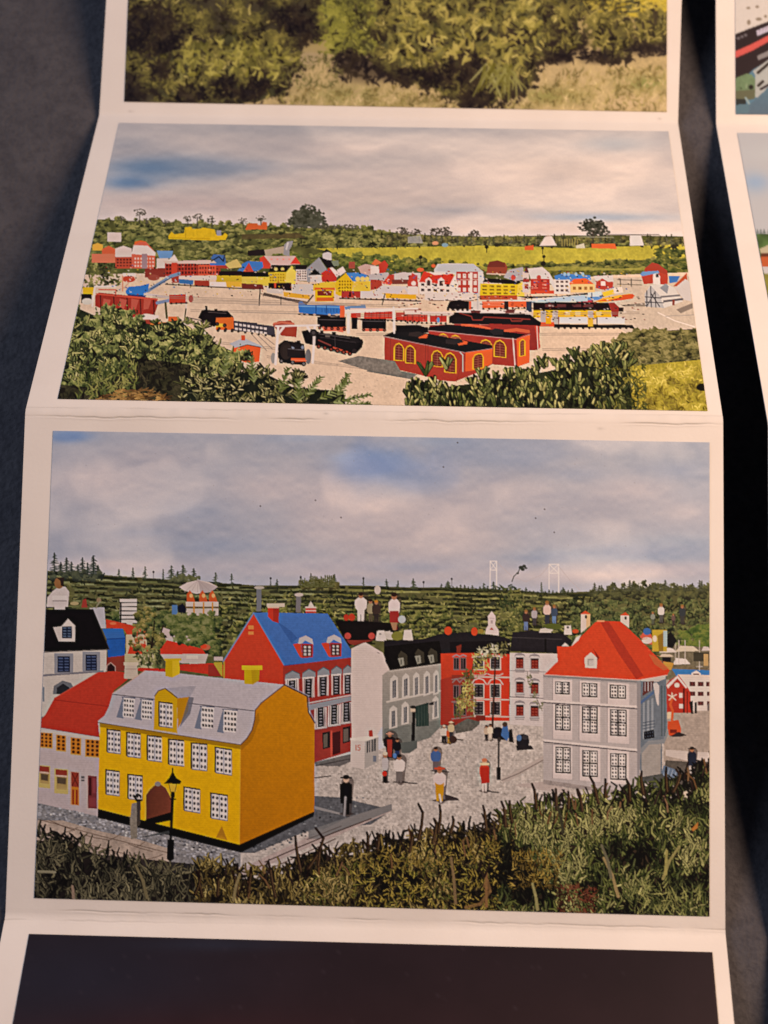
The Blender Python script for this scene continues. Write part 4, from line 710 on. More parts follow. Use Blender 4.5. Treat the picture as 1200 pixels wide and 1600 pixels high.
    cv.line([(757, 1384), (761, 1374), (766, 1392), (750, 1412), (728, 1417)], 5, (128, 98, 62), .8); cv.line([(752, 1345), (749, 1358), (757, 1369), (765, 1350)], 4, (36, 26, 24), .9); cv.line([(60, 1361), (86, 1362)], 4, (140, 134, 110)); cv.poly([(1080, 1295), (1091, 1283), (1090, 1293), (1083, 1298)], (176, 118, 56))
    low = np.clip((cv.Y - 930) / 60, 0, 1)[:, None]
    course = ((np.arange(cv.h) % 7) < 1).astype(np.float32)[:, None] * -.05
    cv.a *= (1 + low * (cv.mid * .012 + cv.fine * .02 + course))[..., None]      # moulded-brick courses, grime
    s_ = 1.0 + (rng.random((cv.h, cv.w)).astype(np.float32) - .5) * .05
    cv.a *= s_[..., None]
    return cv
# ---------------------------------------------------------------- picture: rail yard and model town
def paint_yard():
    rng = np.random.default_rng(21)
    cv = Cv(78, 182, 1118, 654, 2, (208, 199, 198))
    cv.big = fbm(cv.h, cv.w, 150 * 2, 4, rng, 2); g = cv.glow
    puff = fbm(cv.h, cv.w, 60 * 2, 5, rng, 2.4)
    # -- sky
    g(600, 195, 500, 22, (154, 157, 168), .9, .3); g(240, 262, 110, 22, (104, 134, 170), .95, .9); g(200, 285, 60, 16, (96, 130, 172), .9, .8); g(340, 262, 100, 14, (134, 149, 172), .8, .9); g(480, 232, 140, 14, (168, 166, 174), .7, .8); g(200, 225, 60, 16, (150, 156, 170), .6, .5)
    g(300, 318, 200, 18, (206, 191, 190), .9, .4); g(560, 300, 180, 30, (203, 188, 184), .6, .6); g(640, 250, 160, 18, (172, 170, 176), .6, .6); g(900, 270, 150, 22, (192, 179, 174), .5, .6)
    g(960, 225, 60, 12, (160, 170, 184), .7, .6); g(930, 340, 150, 8, (146, 163, 186), .9, .5); g(740, 330, 90, 8, (168, 172, 184), .6, .6); g(850, 358, 260, 9, (208, 194, 190), .9, .3); g(520, 345, 200, 10, (206, 192, 190), .7, .3)
    for x_, y_, rx, ry in ((600, 285, 120, 22), (430, 300, 90, 14), (760, 270, 90, 16), (900, 300, 110, 18), (540, 235, 80, 12), (980, 265, 60, 14), (700, 345, 120, 8)): g(x_, y_, rx, ry, (222, 209, 205), .7, .9)
    cv.a += clouds(cv, 80, 3.0, rng)[..., None] * np.array([1, .84, .64])
    # -- far land
    top = [(70, 342), (160, 343), (230, 346), (330, 351), (400, 352), (470, 356), (560, 356), (640, 366), (760, 370), (860, 368), (960, 368), (1118, 370)]
    cv.poly(top + [(1118, 450), (70, 450)], (88, 90, 50), nm=.3)
    hy = lambda x: float(np.interp(x, [q[0] for q in top], [q[1] for q in top]))
    fol = [(46, 48, 30), (82, 86, 49), (118, 120, 67), (156, 152, 92)]
    bushy(cv, [(x_, y_ + 5) for x_, y_ in top[:6]] + [(470, 412), (130, 412), (120, 360)], 620, (3, 8), fol, rng, .8, .55)
    bushy(cv, [(470, 360), (700, 370), (1118, 376), (1118, 387), (470, 386)], 420, (3, 6), fol, rng, .8, .6)
    cv.poly([(495, 388), (640, 386), (760, 384), (900, 388), (1118, 380), (1118, 402), (960, 408), (760, 418), (640, 412), (560, 404)], (180, 170, 66), n=.12, nm=.10)
    cv.poly([(380, 366), (470, 364), (480, 372), (380, 374)], (84, 72, 46), .8); cv.poly([(400, 394), (450, 384), (452, 396), (430, 404)], (176, 160, 140))
    leaves(cv, [(470, 376), (640, 380), (640, 386), (480, 388)], 160, (3, 6), (1.6, 3), fol, ang=0, spread=40, rng=rng)
    bushy(cv, [(430, 398), (560, 396), (660, 406), (660, 420), (430, 412)], 150, (3, 7), [(56, 66, 34), (92, 100, 48), (140, 142, 70)], rng, .8, .6)
    bushy(cv, [(640, 404), (780, 413), (950, 408), (1118, 400), (1118, 436), (960, 432), (640, 418)], 340, (3, 7), [(44, 48, 28), (76, 84, 42), (112, 112, 56), (146, 142, 78)], rng, .8, .6)
    bushy(cv, [(1030, 392), (1118, 388), (1118, 430), (1020, 432)], 120, (3, 8), [(40, 48, 26), (70, 80, 40), (118, 118, 58)], rng, .8, .6)
    cv.poly([(750, 416), (800, 420), (900, 416), (960, 420), (1010, 418), (1010, 422), (760, 424)], (162, 158, 76), .7)
    bushy(cv, [(150, 340), (230, 343), (330, 348), (470, 353), (560, 354), (640, 364), (640, 370), (330, 356), (150, 349)], 150, (2.5, 5.5), fol, rng, 1.2, .8)
    # trees on the skyline
    def crown(x, y, r, c, n=34):
        for _ in range(n):
            a = rng.uniform(0, 6.28); d = r * math.sqrt(rng.random())
            cv.ell(x + math.cos(a) * d * 1.2, y + math.sin(a) * d * .75, r * rng.uniform(.1, .26), r * rng.uniform(.08, .2), np.clip(np.array(c) + rng.normal(0, 12), 10, 230), .9)
    for x, y, r in ((190, 341, 5), (219, 332, 8), (230, 345, 6), (295, 342, 6), (310, 339, 7), (333, 343, 7), (260, 347, 5), (382, 345, 6), (410, 341, 6)):
        cv.line([(x, hy(x) + 4), (x, y)], 1.4, (70, 64, 56)); crown(x, y, r, (86, 82, 70), 26)
    for dx, dy, r in ((0, -24, 10), (-10, -12, 14), (10, -12, 14), (-18, -3, 12), (16, -3, 13), (0, -8, 18)): crown(484 + dx, 350 + dy, r, (72, 74, 60), 60)
    for x in np.arange(505, 560, 6): crown(x, hy(x) - 1, 6, (82, 80, 64), 16)
    for x, y, r in ((632, 362, 9), (652, 363, 7), (684, 362, 8), (699, 362, 9), (743, 366, 8)): cv.line([(x, hy(x) + 8), (x, y)], 1.3, (86, 78, 70)); crown(x, y, r, (78, 72, 62), 40)
    bushy(cv, [(600, 368), (760, 372), (860, 372), (1080, 374), (1080, 384), (600, 382)], 170, (2.5, 5), [(50, 48, 34), (80, 80, 50), (112, 108, 66), (140, 132, 84)], rng, 1.2, .9)
    for x in np.arange(600, 1075, 7.5):
        x += rng.normal(0, 3)
        if 1008 > x > 980 or rng.random() < .25: continue
        conifer(cv, x, hy(x) + 12, rng.uniform(7, 15), rng.uniform(5, 8), np.clip(np.array((74, 74, 52)) + rng.normal(0, 10), 30, 150), rng)
    for dx, dy, r in ((0, -14, 12), (-9, -8, 11), (10, -6, 12), (16, 0, 9), (0, 4, 8)): crown(927 + dx, 362 + dy, r, (58, 60, 50), 46)
    cv.line([(928, 384), (928, 362)], 2, (66, 58, 48))
    for x in np.arange(880, 905, 4): cv.line([(x, 384), (x, 374)], 1.4, (150, 140, 80))
    cv.poly([(845, 384), (853, 371), (864, 369), (872, 384)], (222, 208, 202)); cv.poly([(853, 371), (858, 367), (864, 369)], (190, 170, 160)); cv.poly([(985, 366), (1002, 366), (1007, 384), (985, 384)], (214, 210, 208)); cv.line([(950, 367), (1030, 367)], 1.4, (110, 104, 100));
    cv.poly([(926, 381), (962, 381), (965, 389), (926, 388)], (206, 96, 52)); cv.poly([(822, 385), (836, 383), (836, 391), (822, 391)], (196, 86, 48)); cv.line([(905, 370), (960, 371)], 1.2, (150, 150, 130)); cv.poly([(902, 384), (914, 380), (916, 388), (902, 388)], (200, 196, 170))
    for x, y, r in ((852, 401, 2.6), (851, 412, 4), (660, 402, 3), (763, 386, 3), (850, 388, 2)): cv.ell(x, y, r, r, (44, 42, 30)); cv.line([(x, y), (x, y + 9)], 1, (44, 42, 30))
    cv.poly([(640, 370), (660, 368), (664, 380), (640, 380)], (190, 190, 200), .6); cv.ell(683, 380, 5, 3, (206, 150, 110)); cv.ell(698, 383, 5, 3, (130, 160, 170))
    # -- yard ground
    gr = [(70, 430), (300, 426), (480, 440), (640, 436), (820, 440), (960, 430), (1118, 424), (1118, 654), (70, 654)]
    cv.poly(gr, (214, 190, 168), n=.07, nm=.03)
    cv.poly([(900, 436), (1118, 430), (1118, 540), (980, 520), (900, 470)], (196, 180, 164), n=.08)
    for _ in range(900):
        x = rng.uniform(100, 1080); y = rng.uniform(560, 640); cv.ell(x, y, rng.uniform(.5, 1.3), rng.uniform(.4, .9), np.clip(np.array((186, 168, 154)) + rng.normal(0, 26), 90, 232), .7)
    A = V(cv, 120, 310); B = V(cv, 380, 310); C = V(cv, 640, 310); D = V(cv, 840, 310); E = V(cv, 80, 450); F = V(cv, 340, 450); G = V(cv, 590, 450); H = V(cv, 850, 450)
    red, dred, yel, blu, wht, blk = (186, 52, 42), (140, 42, 38), (212, 176, 30), (62, 116, 184), (216, 204, 198), (26, 22, 22)
    def win(v, x0, y0, x1, y1, nx, ny, c=(90, 44, 40), sk=0, fx=.55, fy=.5): v.grid(x0, y0, x1, y1, sk, nx, ny, c, fx, fy)
    # left hillside and houses
    leaves(cv, [(140, 402), (175, 404), (190, 445), (130, 450)], 170, (3, 6), (2.4, 4), fol, spread=80, rng=rng)
    A.rect(205, 226, 300, 288, (214, 198, 190), sk=4); A.poly([(620, 250), (640, 222), (660, 240), (725, 232), (730, 194), (775, 190), (780, 206), (840, 202), (850, 194), (930, 208), (940, 240), (985, 248), (1000, 230), (1020, 245), (1005, 278), (900, 282), (620, 272)], (216, 180, 36), n=.08); A.line([(735, 205), (735, 262)], 3, (160, 130, 20)); A.line([(620, 262), (900, 272)], 4, (176, 140, 24)); A.rect(945, 214, 975, 248, (150, 150, 160))
    A.poly([(1140, 200), (1160, 168), (1220, 168), (1230, 205), (1140, 212)], (190, 88, 48)); B.poly([(25, 205), (40, 170), (130, 180), (140, 155), (170, 160), (168, 210), (100, 206)], (196, 92, 50))
    for (x, y, w, h, c1, c2) in ((140, 310, 70, 40, (222, 170, 70), (206, 110, 60)), (215, 340, 90, 80, (200, 90, 60), (206, 120, 84)), (315, 335, 110, 60, (222, 200, 192), (190, 80, 60)), (430, 290, 80, 30, (206, 90, 40), (190, 80, 50))):
        A.poly([(x - w / 2, y + h), (x - w / 2, y), (x, y - h * .3), (x + w / 2, y), (x + w / 2, y + h)], c1)
    A.rect(100, 370, 260, 430, (206, 120, 90)); A.rect(260, 390, 400, 470, (170, 62, 50)); A.rect(262, 335, 370, 392, (214, 196, 190)); win(A, 265, 400, 395, 460, 6, 3, (96, 34, 34))
    A.poly([(370, 380), (385, 310), (420, 292), (470, 292), (530, 360), (528, 470), (375, 470)], (200, 96, 78)); A.poly([(368, 372), (385, 312), (480, 318), (532, 362), (530, 384)], (220, 206, 200)); win(A, 385, 390, 525, 465, 7, 3, (226, 190, 176), 0, .5, .5); A.rect(440, 370, 475, 470, (160, 130, 136))
    A.poly([(540, 350), (650, 352), (640, 400), (560, 404)], (110, 150, 196)); A.poly([(610, 420), (660, 375), (690, 425)], (220, 206, 200)); A.rect(540, 400, 620, 470, (210, 196, 190))
    A.rect(595, 428, 970, 520, (160, 44, 40), sk=-6); win(A, 600, 436, 960, 512, 17, 3, (72, 28, 30), -6, .62, .62); A.poly([(580, 420), (930, 412), (975, 440), (600, 436)], (206, 180, 170)); A.rect(640, 430, 680, 515, (186, 52, 44)); A.rect(820, 446, 940, 516, (196, 72, 60), sk=-2); win(A, 825, 450, 935, 512, 6, 2, (96, 34, 34)); A.rect(460, 470, 600, 530, (130, 44, 42), sk=-4); A.ell(520, 530, 40, 20, (150, 70, 60))
    A.poly([(905, 400), (925, 375), (1000, 380), (1010, 440), (960, 445)], (70, 104, 160)); A.line([(910, 420), (960, 390), (990, 420), (1000, 380)], 8, (30, 36, 52)); A.rect(900, 432, 1030, 448, (60, 110, 180)); A.rect(940, 448, 1030, 470, (150, 50, 44))
    A.poly([(1000, 440), (1080, 405), (1120, 460), (1030, 470)], (200, 180, 110)); A.poly([(1100, 470), (1160, 420), (1220, 440), (1220, 490), (1080, 490)], (80, 124, 190)); A.poly([(1110, 480), (1160, 432), (1200, 480)], (160, 54, 54))
    A.rect(940, 515, 1220, 570, (196, 168, 46)); A.rect(960, 486, 1220, 516, (40, 26, 24)); A.rect(600, 520, 945, 545, (212, 194, 186)); A.rect(640, 515, 690, 565, (150, 52, 46)); A.poly([(690, 540), (790, 548), (785, 578), (690, 568)], (66, 112, 166)); A.rect(795, 548, 895, 585, (150, 50, 44), sk=4); A.rect(900, 560, 1010, 590, (222, 210, 206)); A.poly([(1005, 555), (1140, 560), (1150, 592), (1015, 596)], (216, 172, 60)); A.rect(1115, 560, 1220, 604, (120, 40, 38)); A.line([(600, 575), (1200, 608)], 8, (70, 60, 56), .8)
    A.ell(352, 540, 44, 22, (180, 60, 46)); A.rect(310, 500, 400, 520, (222, 204, 196)); A.line([(355, 560), (320, 600)], 6, (200, 150, 130)); A.line([(310, 520), (310, 620)], 8, (206, 140, 110))
    A.line([(480, 620), (640, 520), (690, 505)], 22, (120, 140, 170)); A.line([(500, 608), (640, 530)], 5, (60, 70, 100)); A.poly([(330, 620), (350, 592), (430, 585), (490, 570), (480, 620), (450, 650), (335, 640)], (54, 118, 196)); A.poly([(340, 640), (470, 650), (460, 665), (350, 655)], (36, 60, 110))
    A.rect(40, 596, 115, 650, (216, 180, 40)); A.rect(30, 640, 100, 700, (40, 32, 30)); A.ell(70, 690, 36, 22, (206, 200, 190)); A.line([(105, 720), (122, 590), (260, 590)], 12, (222, 208, 200)); A.line([(150, 610), (265, 612), (262, 650)], 8, (196, 96, 80))
    A.poly([(125, 650), (150, 630), (540, 670), (550, 710), (525, 780), (470, 770), (370, 800), (240, 770), (125, 720)], (150, 40, 38), n=.08); [A.line([(x, 650 + (x - 130) * .08), (x + 4, 760 + (x - 130) * .05)], 9, (90, 28, 28)) for x in (160, 250, 340, 430, 520)]; [A.poly([(x, 670), (x + 50, 680), (x + 30, 740), (x - 4, 745)], (204, 110, 92), .6) for x in (180, 290, 370, 455)]; A.line([(135, 640), (545, 676)], 10, (190, 70, 62)); A.line([(460, 640), (640, 665)], 14, (206, 190, 190)); A.line([(545, 700), (640, 680)], 22, (130, 140, 170))
    A.rect(625, 645, 745, 700, (176, 50, 42), sk=-2); A.ell(772, 672, 16, 24, (160, 60, 60)); A.line([(630, 704), (750, 700)], 6, (70, 40, 36)); A.line([(742, 640), (738, 760)], 8, (214, 200, 194)); A.line([(730, 820), (738, 740)], 8, (60, 66, 40))
    A.poly([(395, 800), (460, 775), (560, 784), (545, 808), (420, 812)], (220, 204, 198)); A.poly([(410, 812), (500, 812), (500, 880), (415, 880)], (146, 54, 48)); A.rect(500, 830, 690, 850, (206, 120, 60)); A.rect(620, 790, 690, 830, (200, 96, 52)); A.line([(600, 700), (610, 800)], 14, (84, 80, 50))
    A.poly([(0, 810), (700, 820), (700, 830)], (150, 150, 150), 0)
    # middle houses
    for v in (B,):
        v.poly([(150, 385), (360, 385), (395, 440), (330, 445), (190, 460)], (206, 176, 170)); v.poly([(120, 400), (150, 385), (195, 440), (190, 470), (130, 470)], (186, 52, 46)); v.poly([(325, 440), (362, 390), (398, 440)], (196, 48, 44)); [v.ell(x, 408, 8, 6, (222, 150, 140)) for x in (200, 240, 280, 320)]
        v.poly([(0, 440), (40, 420), (140, 425), (145, 460), (110, 485), (0, 490)], (66, 116, 186)); v.poly([(10, 490), (48, 430), (80, 490)], (170, 56, 56)); v.poly([(40, 350), (150, 340), (160, 382), (40, 384)], (40, 32, 30)); v.poly([(280, 380), (286, 310), (310, 288), (346, 285), (335, 320), (320, 345), (322, 388)], (150, 148, 152)); v.line([(300, 340), (310, 300)], 12, (196, 192, 192))
        v.poly([(180, 495), (200, 445), (330, 450), (300, 495)], (28, 22, 20)); v.poly([(180, 495), (300, 492), (292, 575), (180, 570)], (206, 176, 50)); win(v, 185, 500, 290, 560, 6, 3, (160, 130, 30)); v.poly([(300, 492), (338, 450), (368, 498), (362, 575), (292, 576)], (222, 200, 90)); [v.ell(x, 474, 12, 12, (206, 186, 110)) for x in (230, 275)]
        v.rect(0, 525, 185, 585, (206, 184, 80)); v.rect(0, 496, 180, 525, (30, 24, 22)); v.rect(108, 525, 186, 572, (216, 192, 70)); v.rect(360, 445, 440, 475, (36, 30, 30)); v.rect(365, 475, 440, 552, (206, 192, 186)); win(v, 370, 480, 436, 545, 4, 4, (80, 66, 66))
        v.poly([(435, 470), (520, 395), (570, 470), (580, 520), (540, 560), (440, 560)], (146, 146, 152)); v.poly([(520, 395), (590, 390), (640, 460), (575, 468)], (32, 28, 30)); v.poly([(545, 400), (545, 370), (575, 355), (605, 370), (605, 415), (570, 410)], (196, 190, 190)); v.poly([(540, 362), (570, 338), (604, 360)], (30, 26, 30)); v.poly([(450, 515), (490, 470), (535, 512)], (26, 22, 24)); v.rect(460, 515, 540, 560, (206, 196, 192)); v.poly([(600, 420), (650, 415), (655, 450), (620, 455)], (120, 130, 110))
        v.poly([(535, 500), (590, 465), (640, 520), (635, 555), (540, 560)], (176, 40, 40)); v.poly([(590, 465), (610, 462), (660, 505), (640, 530)], (222, 200, 196)); v.poly([(630, 560), (700, 500), (748, 555), (745, 620), (660, 655), (630, 640)], (212, 176, 34)); win(v, 650, 545, 740, 630, 5, 4, (120, 90, 20), 0, .5, .5); v.poly([(702, 500), (830, 495), (862, 552), (748, 558)], (74, 130, 196)); v.rect(748, 555, 864, 622, (214, 184, 66)); [v.ell(x, 540, 16, 16, (216, 196, 120)) for x in (780, 812, 842)]
        v.poly([(475, 575), (560, 560), (630, 560), (630, 600), (475, 620)], (216, 180, 60)); v.rect(490, 598, 625, 618, (200, 90, 40)); v.rect(492, 612, 622, 690, (216, 176, 30)); v.rect(510, 620, 605, 652, (120, 34, 30)); v.rect(504, 664, 615, 688, (196, 90, 40))
        v.poly([(780, 460), (830, 440), (900, 450), (930, 500), (860, 520), (800, 500)], (190, 160, 152)); v.rect(865, 455, 925, 512, (220, 206, 202)); v.poly([(920, 440), (960, 415), (985, 445), (960, 505), (925, 510)], (174, 48, 44)); v.poly([(870, 440), (900, 405), (940, 430), (900, 450)], (206, 110, 70)); v.rect(720, 425, 760, 470, (150, 70, 60)); v.poly([(640, 480), (680, 455), (700, 490), (660, 520)], (222, 206, 200))
        v.poly([(850, 510), (985, 495), (1000, 540), (960, 580), (865, 560)], (182, 172, 174)); v.poly([(865, 545), (900, 545), (950, 550), (940, 600), (865, 615)], (160, 52, 48)); v.poly([(940, 570), (990, 512), (1020, 560), (1000, 580)], (196, 56, 44)); v.poly([(1000, 510), (1080, 495), (1200, 500), (1200, 545), (1020, 560)], (196, 184, 184)); v.rect(1120, 515, 1178, 580, (160, 46, 46)); v.rect(985, 510, 1025, 560, (170, 50, 46)); v.rect(1010, 545, 1125, 575, (120, 60, 56))
        v.poly([(895, 620), (940, 585), (1170, 590), (1180, 635), (1120, 640), (1090, 605), (1050, 640), (960, 630)], (202, 192, 194)); v.rect(670, 622, 798, 664, (160, 46, 46)); v.rect(722, 628, 736, 660, (50, 26, 28)); v.rect(800, 622, 965, 668, (206, 196, 194)); v.poly([(965, 636), (1170, 646), (1172, 676), (968, 668)], (216, 168, 44)); v.line([(660, 670), (1200, 688)], 9, (74, 52, 46), .85)
        v.poly([(0, 570), (140, 575), (150, 610), (0, 605)], (110, 44, 42)); v.rect(180, 566, 335, 618, (40, 28, 28)); v.rect(340, 575, 480, 640, (200, 192, 188)); v.poly([(165, 600), (280, 610), (275, 640), (170, 632)], (196, 184, 178)); v.poly([(280, 625), (460, 650), (455, 675), (285, 658)], (212, 164, 56)); v.poly([(150, 630), (280, 662), (440, 690), (440, 712), (140, 650)], (66, 54, 50), .8); v.line([(480, 650), (430, 712)], 10, (64, 54, 52)); v.line([(124, 600), (118, 715)], 8, (50, 44, 42)); v.line([(264, 660), (264, 712)], 5, (60, 54, 50)); v.line([(944, 712), (962, 640)], 7, (50, 44, 42)); v.rect(218, 565, 232, 600, (190, 60, 46))
        v.line([(0, 712), (380, 718)], 4, (170, 156, 146)); v.line([(0, 760), (380, 776)], 4, (176, 162, 150))
    v = C
    v.poly([(175, 480), (200, 440), (300, 434), (440, 440), (505, 492), (512, 560), (470, 640), (340, 640), (180, 500)], (206, 200, 200)); v.poly([(178, 484), (210, 440), (440, 442), (500, 492), (330, 500)], (186, 188, 194)); v.rect(325, 490, 470, 635, (168, 52, 48)); [v.grid(325, 496, 470, 635, 0, 4, 3, (214, 196, 190), .6, .62)]; v.rect(415, 495, 432, 635, (222, 208, 202)); v.line([(325, 545), (470, 545)], 5, (206, 180, 172))
    v.poly([(70, 560), (110, 490), (300, 505), (316, 520), (336, 575), (330, 640), (80, 640)], (218, 206, 200)); v.poly([(75, 560), (108, 488), (150, 500), (180, 515), (300, 505), (312, 515), (280, 580), (150, 565)], (190, 44, 40)); win(v, 80, 560, 290, 630, 5, 2, (70, 50, 54), 6, .5, .45); [v.poly([(x - 22, 590), (x - 22, 545), (x, 528), (x + 22, 548), (x + 22, 592)], (220, 208, 202)) for x in (140, 224)]; [v.rect(x - 12, 552, x + 12, 584, (80, 56, 58)) for x in (140, 224)]; v.poly([(290, 580), (316, 520), (338, 580), (334, 640), (292, 640)], (222, 212, 204))
    v.poly([(0, 560), (30, 500), (65, 520), (70, 600), (0, 620)], (176, 50, 48)); v.rect(0, 590, 70, 640, (216, 204, 200)); v.ell(40, 570, 16, 16, (220, 206, 200)); v.ell(85, 478, 24, 14, (206, 96, 60)); v.ell(172, 452, 14, 12, (200, 86, 56)); v.rect(115, 630, 440, 682, (212, 200, 196)); v.line([(140, 684), (440, 684)], 5, (120, 96, 90))
    v.poly([(525, 510), (535, 440), (590, 420), (650, 430), (665, 460), (660, 515)], (140, 64, 50)); v.poly([(530, 460), (545, 425), (600, 415), (650, 432), (650, 460)], (110, 46, 40)); v.line([(530, 505), (655, 510)], 8, (206, 180, 160)); v.poly([(500, 560), (520, 535), (740, 548), (765, 572), (730, 580)], (34, 26, 26)); v.poly([(485, 570), (735, 576), (730, 660), (482, 650)], (212, 184, 40)); win(v, 492, 576, 725, 646, 5, 3, (140, 110, 30), 4, .62, .5); v.poly([(735, 576), (770, 558), (785, 600), (780, 655), (730, 660)], (220, 196, 84)); v.rect(482, 650, 730, 680, (170, 66, 44))
    v.poly([(640, 530), (670, 480), (770, 460), (775, 545), (720, 555)], (170, 166, 172)); v.ell(705, 530, 16, 18, (180, 60, 60)); v.rect(768, 490, 810, 630, (206, 190, 186)); v.poly([(780, 500), (785, 460), (815, 470), (820, 500)], (90, 50, 50)); v.rect(770, 540, 812, 562, (150, 48, 46)); v.rect(780, 575, 806, 605, (150, 48, 46)); v.poly([(800, 470), (900, 460), (945, 500), (980, 560), (978, 610), (940, 545), (820, 540)], (206, 198, 198)); v.rect(820, 540, 948, 620, (168, 44, 44)); win(v, 825, 545, 942, 610, 2, 3, (206, 110, 96), 0, .5, .4); v.rect(820, 618, 1015, 640, (190, 60, 46), sk=-2); v.ell(875, 530, 14, 16, (176, 60, 60))
    v = D
    v.poly([(120, 520), (170, 505), (360, 515), (365, 545), (250, 560), (130, 550)], (74, 128, 196)); [v.ell(x, 508, 10, 12, (150, 180, 216)) for x in (190, 215, 265, 310)]; v.rect(120, 545, 225, 640, (214, 206, 202)); win(v, 125, 545, 220, 630, 3, 3, (90, 70, 76)); v.poly([(220, 570), (250, 540), (330, 535), (380, 570), (380, 585), (230, 585)], (206, 84, 46)); v.rect(230, 575, 390, 630, (222, 190, 130)); win(v, 235, 580, 385, 625, 4, 1, (160, 110, 60)); v.poly([(380, 520), (510, 515), (515, 565), (480, 560), (440, 535), (400, 560)], (206, 196, 194)); v.poly([(395, 600), (400, 560), (440, 536), (478, 560), (512, 560), (510, 600), (440, 612)], (170, 54, 50)); v.rect(430, 555, 460, 585, (222, 206, 200))
    v.poly([(720, 470), (770, 430), (810, 440), (870, 485), (875, 520), (830, 505), (720, 500)], (150, 50, 44)); v.poly([(700, 525), (706, 500), (790, 485), (830, 500), (875, 515), (872, 580), (780, 570), (715, 575)], (164, 52, 46)); v.poly([(690, 510), (705, 492), (810, 485), (820, 500), (770, 508), (705, 522)], (110, 140, 186)); v.poly([(775, 575), (775, 508), (805, 500), (822, 520), (822, 580)], (216, 206, 202)); v.rect(796, 505, 812, 530, (50, 40, 50)); v.poly([(880, 520), (955, 520), (935, 560), (885, 570)], (70, 116, 180)); v.poly([(910, 590), (960, 540), (1000, 500), (1000, 560), (940, 590)], (170, 70, 44)); v.poly([(920, 600), (990, 540), (1020, 560), (1030, 690), (980, 680)], (200, 192, 190)); v.line([(540, 545), (700, 550)], 5, (110, 100, 90)); v.line([(540, 575), (700, 580)], 5, (120, 110, 96)); [v.line([(x, 540), (x, 590)], 6, (90, 84, 76)) for x in (560, 632)]
    v.poly([(720, 640), (760, 580), (870, 575), (920, 600), (975, 690), (850, 735), (725, 725)], (206, 200, 196)); v.poly([(720, 640), (762, 585), (820, 650), (850, 735), (725, 725)], (176, 174, 176)); [v.line(l, 6, (66, 64, 70)) for l in ([(735, 620), (735, 725)], [(760, 590), (765, 728)], [(790, 625), (795, 730)], [(725, 660), (830, 668)], [(725, 695), (845, 700)], [(735, 725), (790, 625)], [(765, 640), (820, 725)])]; v.poly([(820, 600), (860, 570), (880, 590), (870, 640)], (140, 142, 150)); v.line([(830, 660), (950, 650)], 12, (120, 116, 120)); v.line([(850, 690), (970, 675)], 14, (96, 90, 96)); v.rect(905, 680, 920, 716, (130, 60, 50)); v.poly([(560, 715), (720, 700), (725, 725), (590, 725)], (120, 110, 100), .8); v.poly([(930, 745), (1040, 700), (1040, 735), (960, 770)], (120, 108, 100), .8); v.line([(810, 765), (920, 820), (1050, 860)], 8, (222, 208, 198)); v.line([(860, 790), (1050, 780)], 4, (160, 150, 144))
    # trains in the middle
    D.poly([(-10, 672), (60, 668), (430, 622), (445, 660), (80, 695), (-10, 695)], (196, 210, 226)); D.poly([(-10, 690), (440, 655), (440, 680), (100, 698)], (96, 140, 196)); D.poly([(440, 630), (560, 596), (580, 625), (450, 660)], (220, 190, 60)); D.poly([(510, 600), (570, 592), (580, 630), (520, 640)], (222, 208, 196)); D.poly([(395, 690), (440, 668), (620, 638), (655, 650), (640, 672), (430, 698)], (216, 160, 50)); D.poly([(400, 690), (560, 650), (640, 640), (655, 652), (640, 672), (560, 684)], (190, 60, 42), .9); D.poly([(450, 668), (560, 645), (575, 660), (470, 684)], (222, 172, 60)); [D.line([(x, 628 + (430 - x) * .1), (x, 692)], 5, (56, 60, 80)) for x in (175, 370)]; D.rect(280, 682, 380, 700, (160, 50, 70))
    D.poly([(-20, 695), (480, 698), (500, 760), (-20, 750)], (34, 20, 22)); D.poly([(480, 700), (520, 698), (552, 730), (545, 792), (505, 792), (500, 755)], (136, 38, 38)); D.rect(548, 730, 580, 758, (50, 26, 30)); D.rect(-20, 750, 500, 800, (216, 174, 30)); [D.rect(x, 752, x + 36, 845, (176, 168, 164)) for x in (30, 110, 345)]; [D.rect(x, 758, x + 36, 785, (222, 200, 130)) for x in (190, 260, 400)]; D.rect(-20, 830, 120, 860, (200, 70, 40)); D.rect(65, 790, 100, 840, (214, 160, 30)); D.rect(150, 795, 340, 838, (202, 204, 208)); D.rect(405, 797, 590, 840, (202, 202, 206)); D.poly([(120, 842), (640, 848), (660, 880), (620, 868), (120, 866)], (34, 26, 28)); D.rect(345, 800, 380, 860, (206, 170, 60)); D.line([(150, 795), (150, 838)], 6, (110, 40, 40)); D.line([(405, 797), (405, 840)], 6, (60, 40, 40)); [D.rect(x, 710, x + 60, 728, (90, 50, 52)) for x in (60, 140, 240, 320)]
    C.line([(640, 690), (1000, 670), (1200, 640)], 10, (206, 208, 214)); C.poly([(800, 690), (1200, 645), (1200, 690), (830, 700)], (170, 190, 214)); C.poly([(730, 655), (1020, 655), (1200, 632), (1200, 645), (800, 672)], (40, 30, 34))
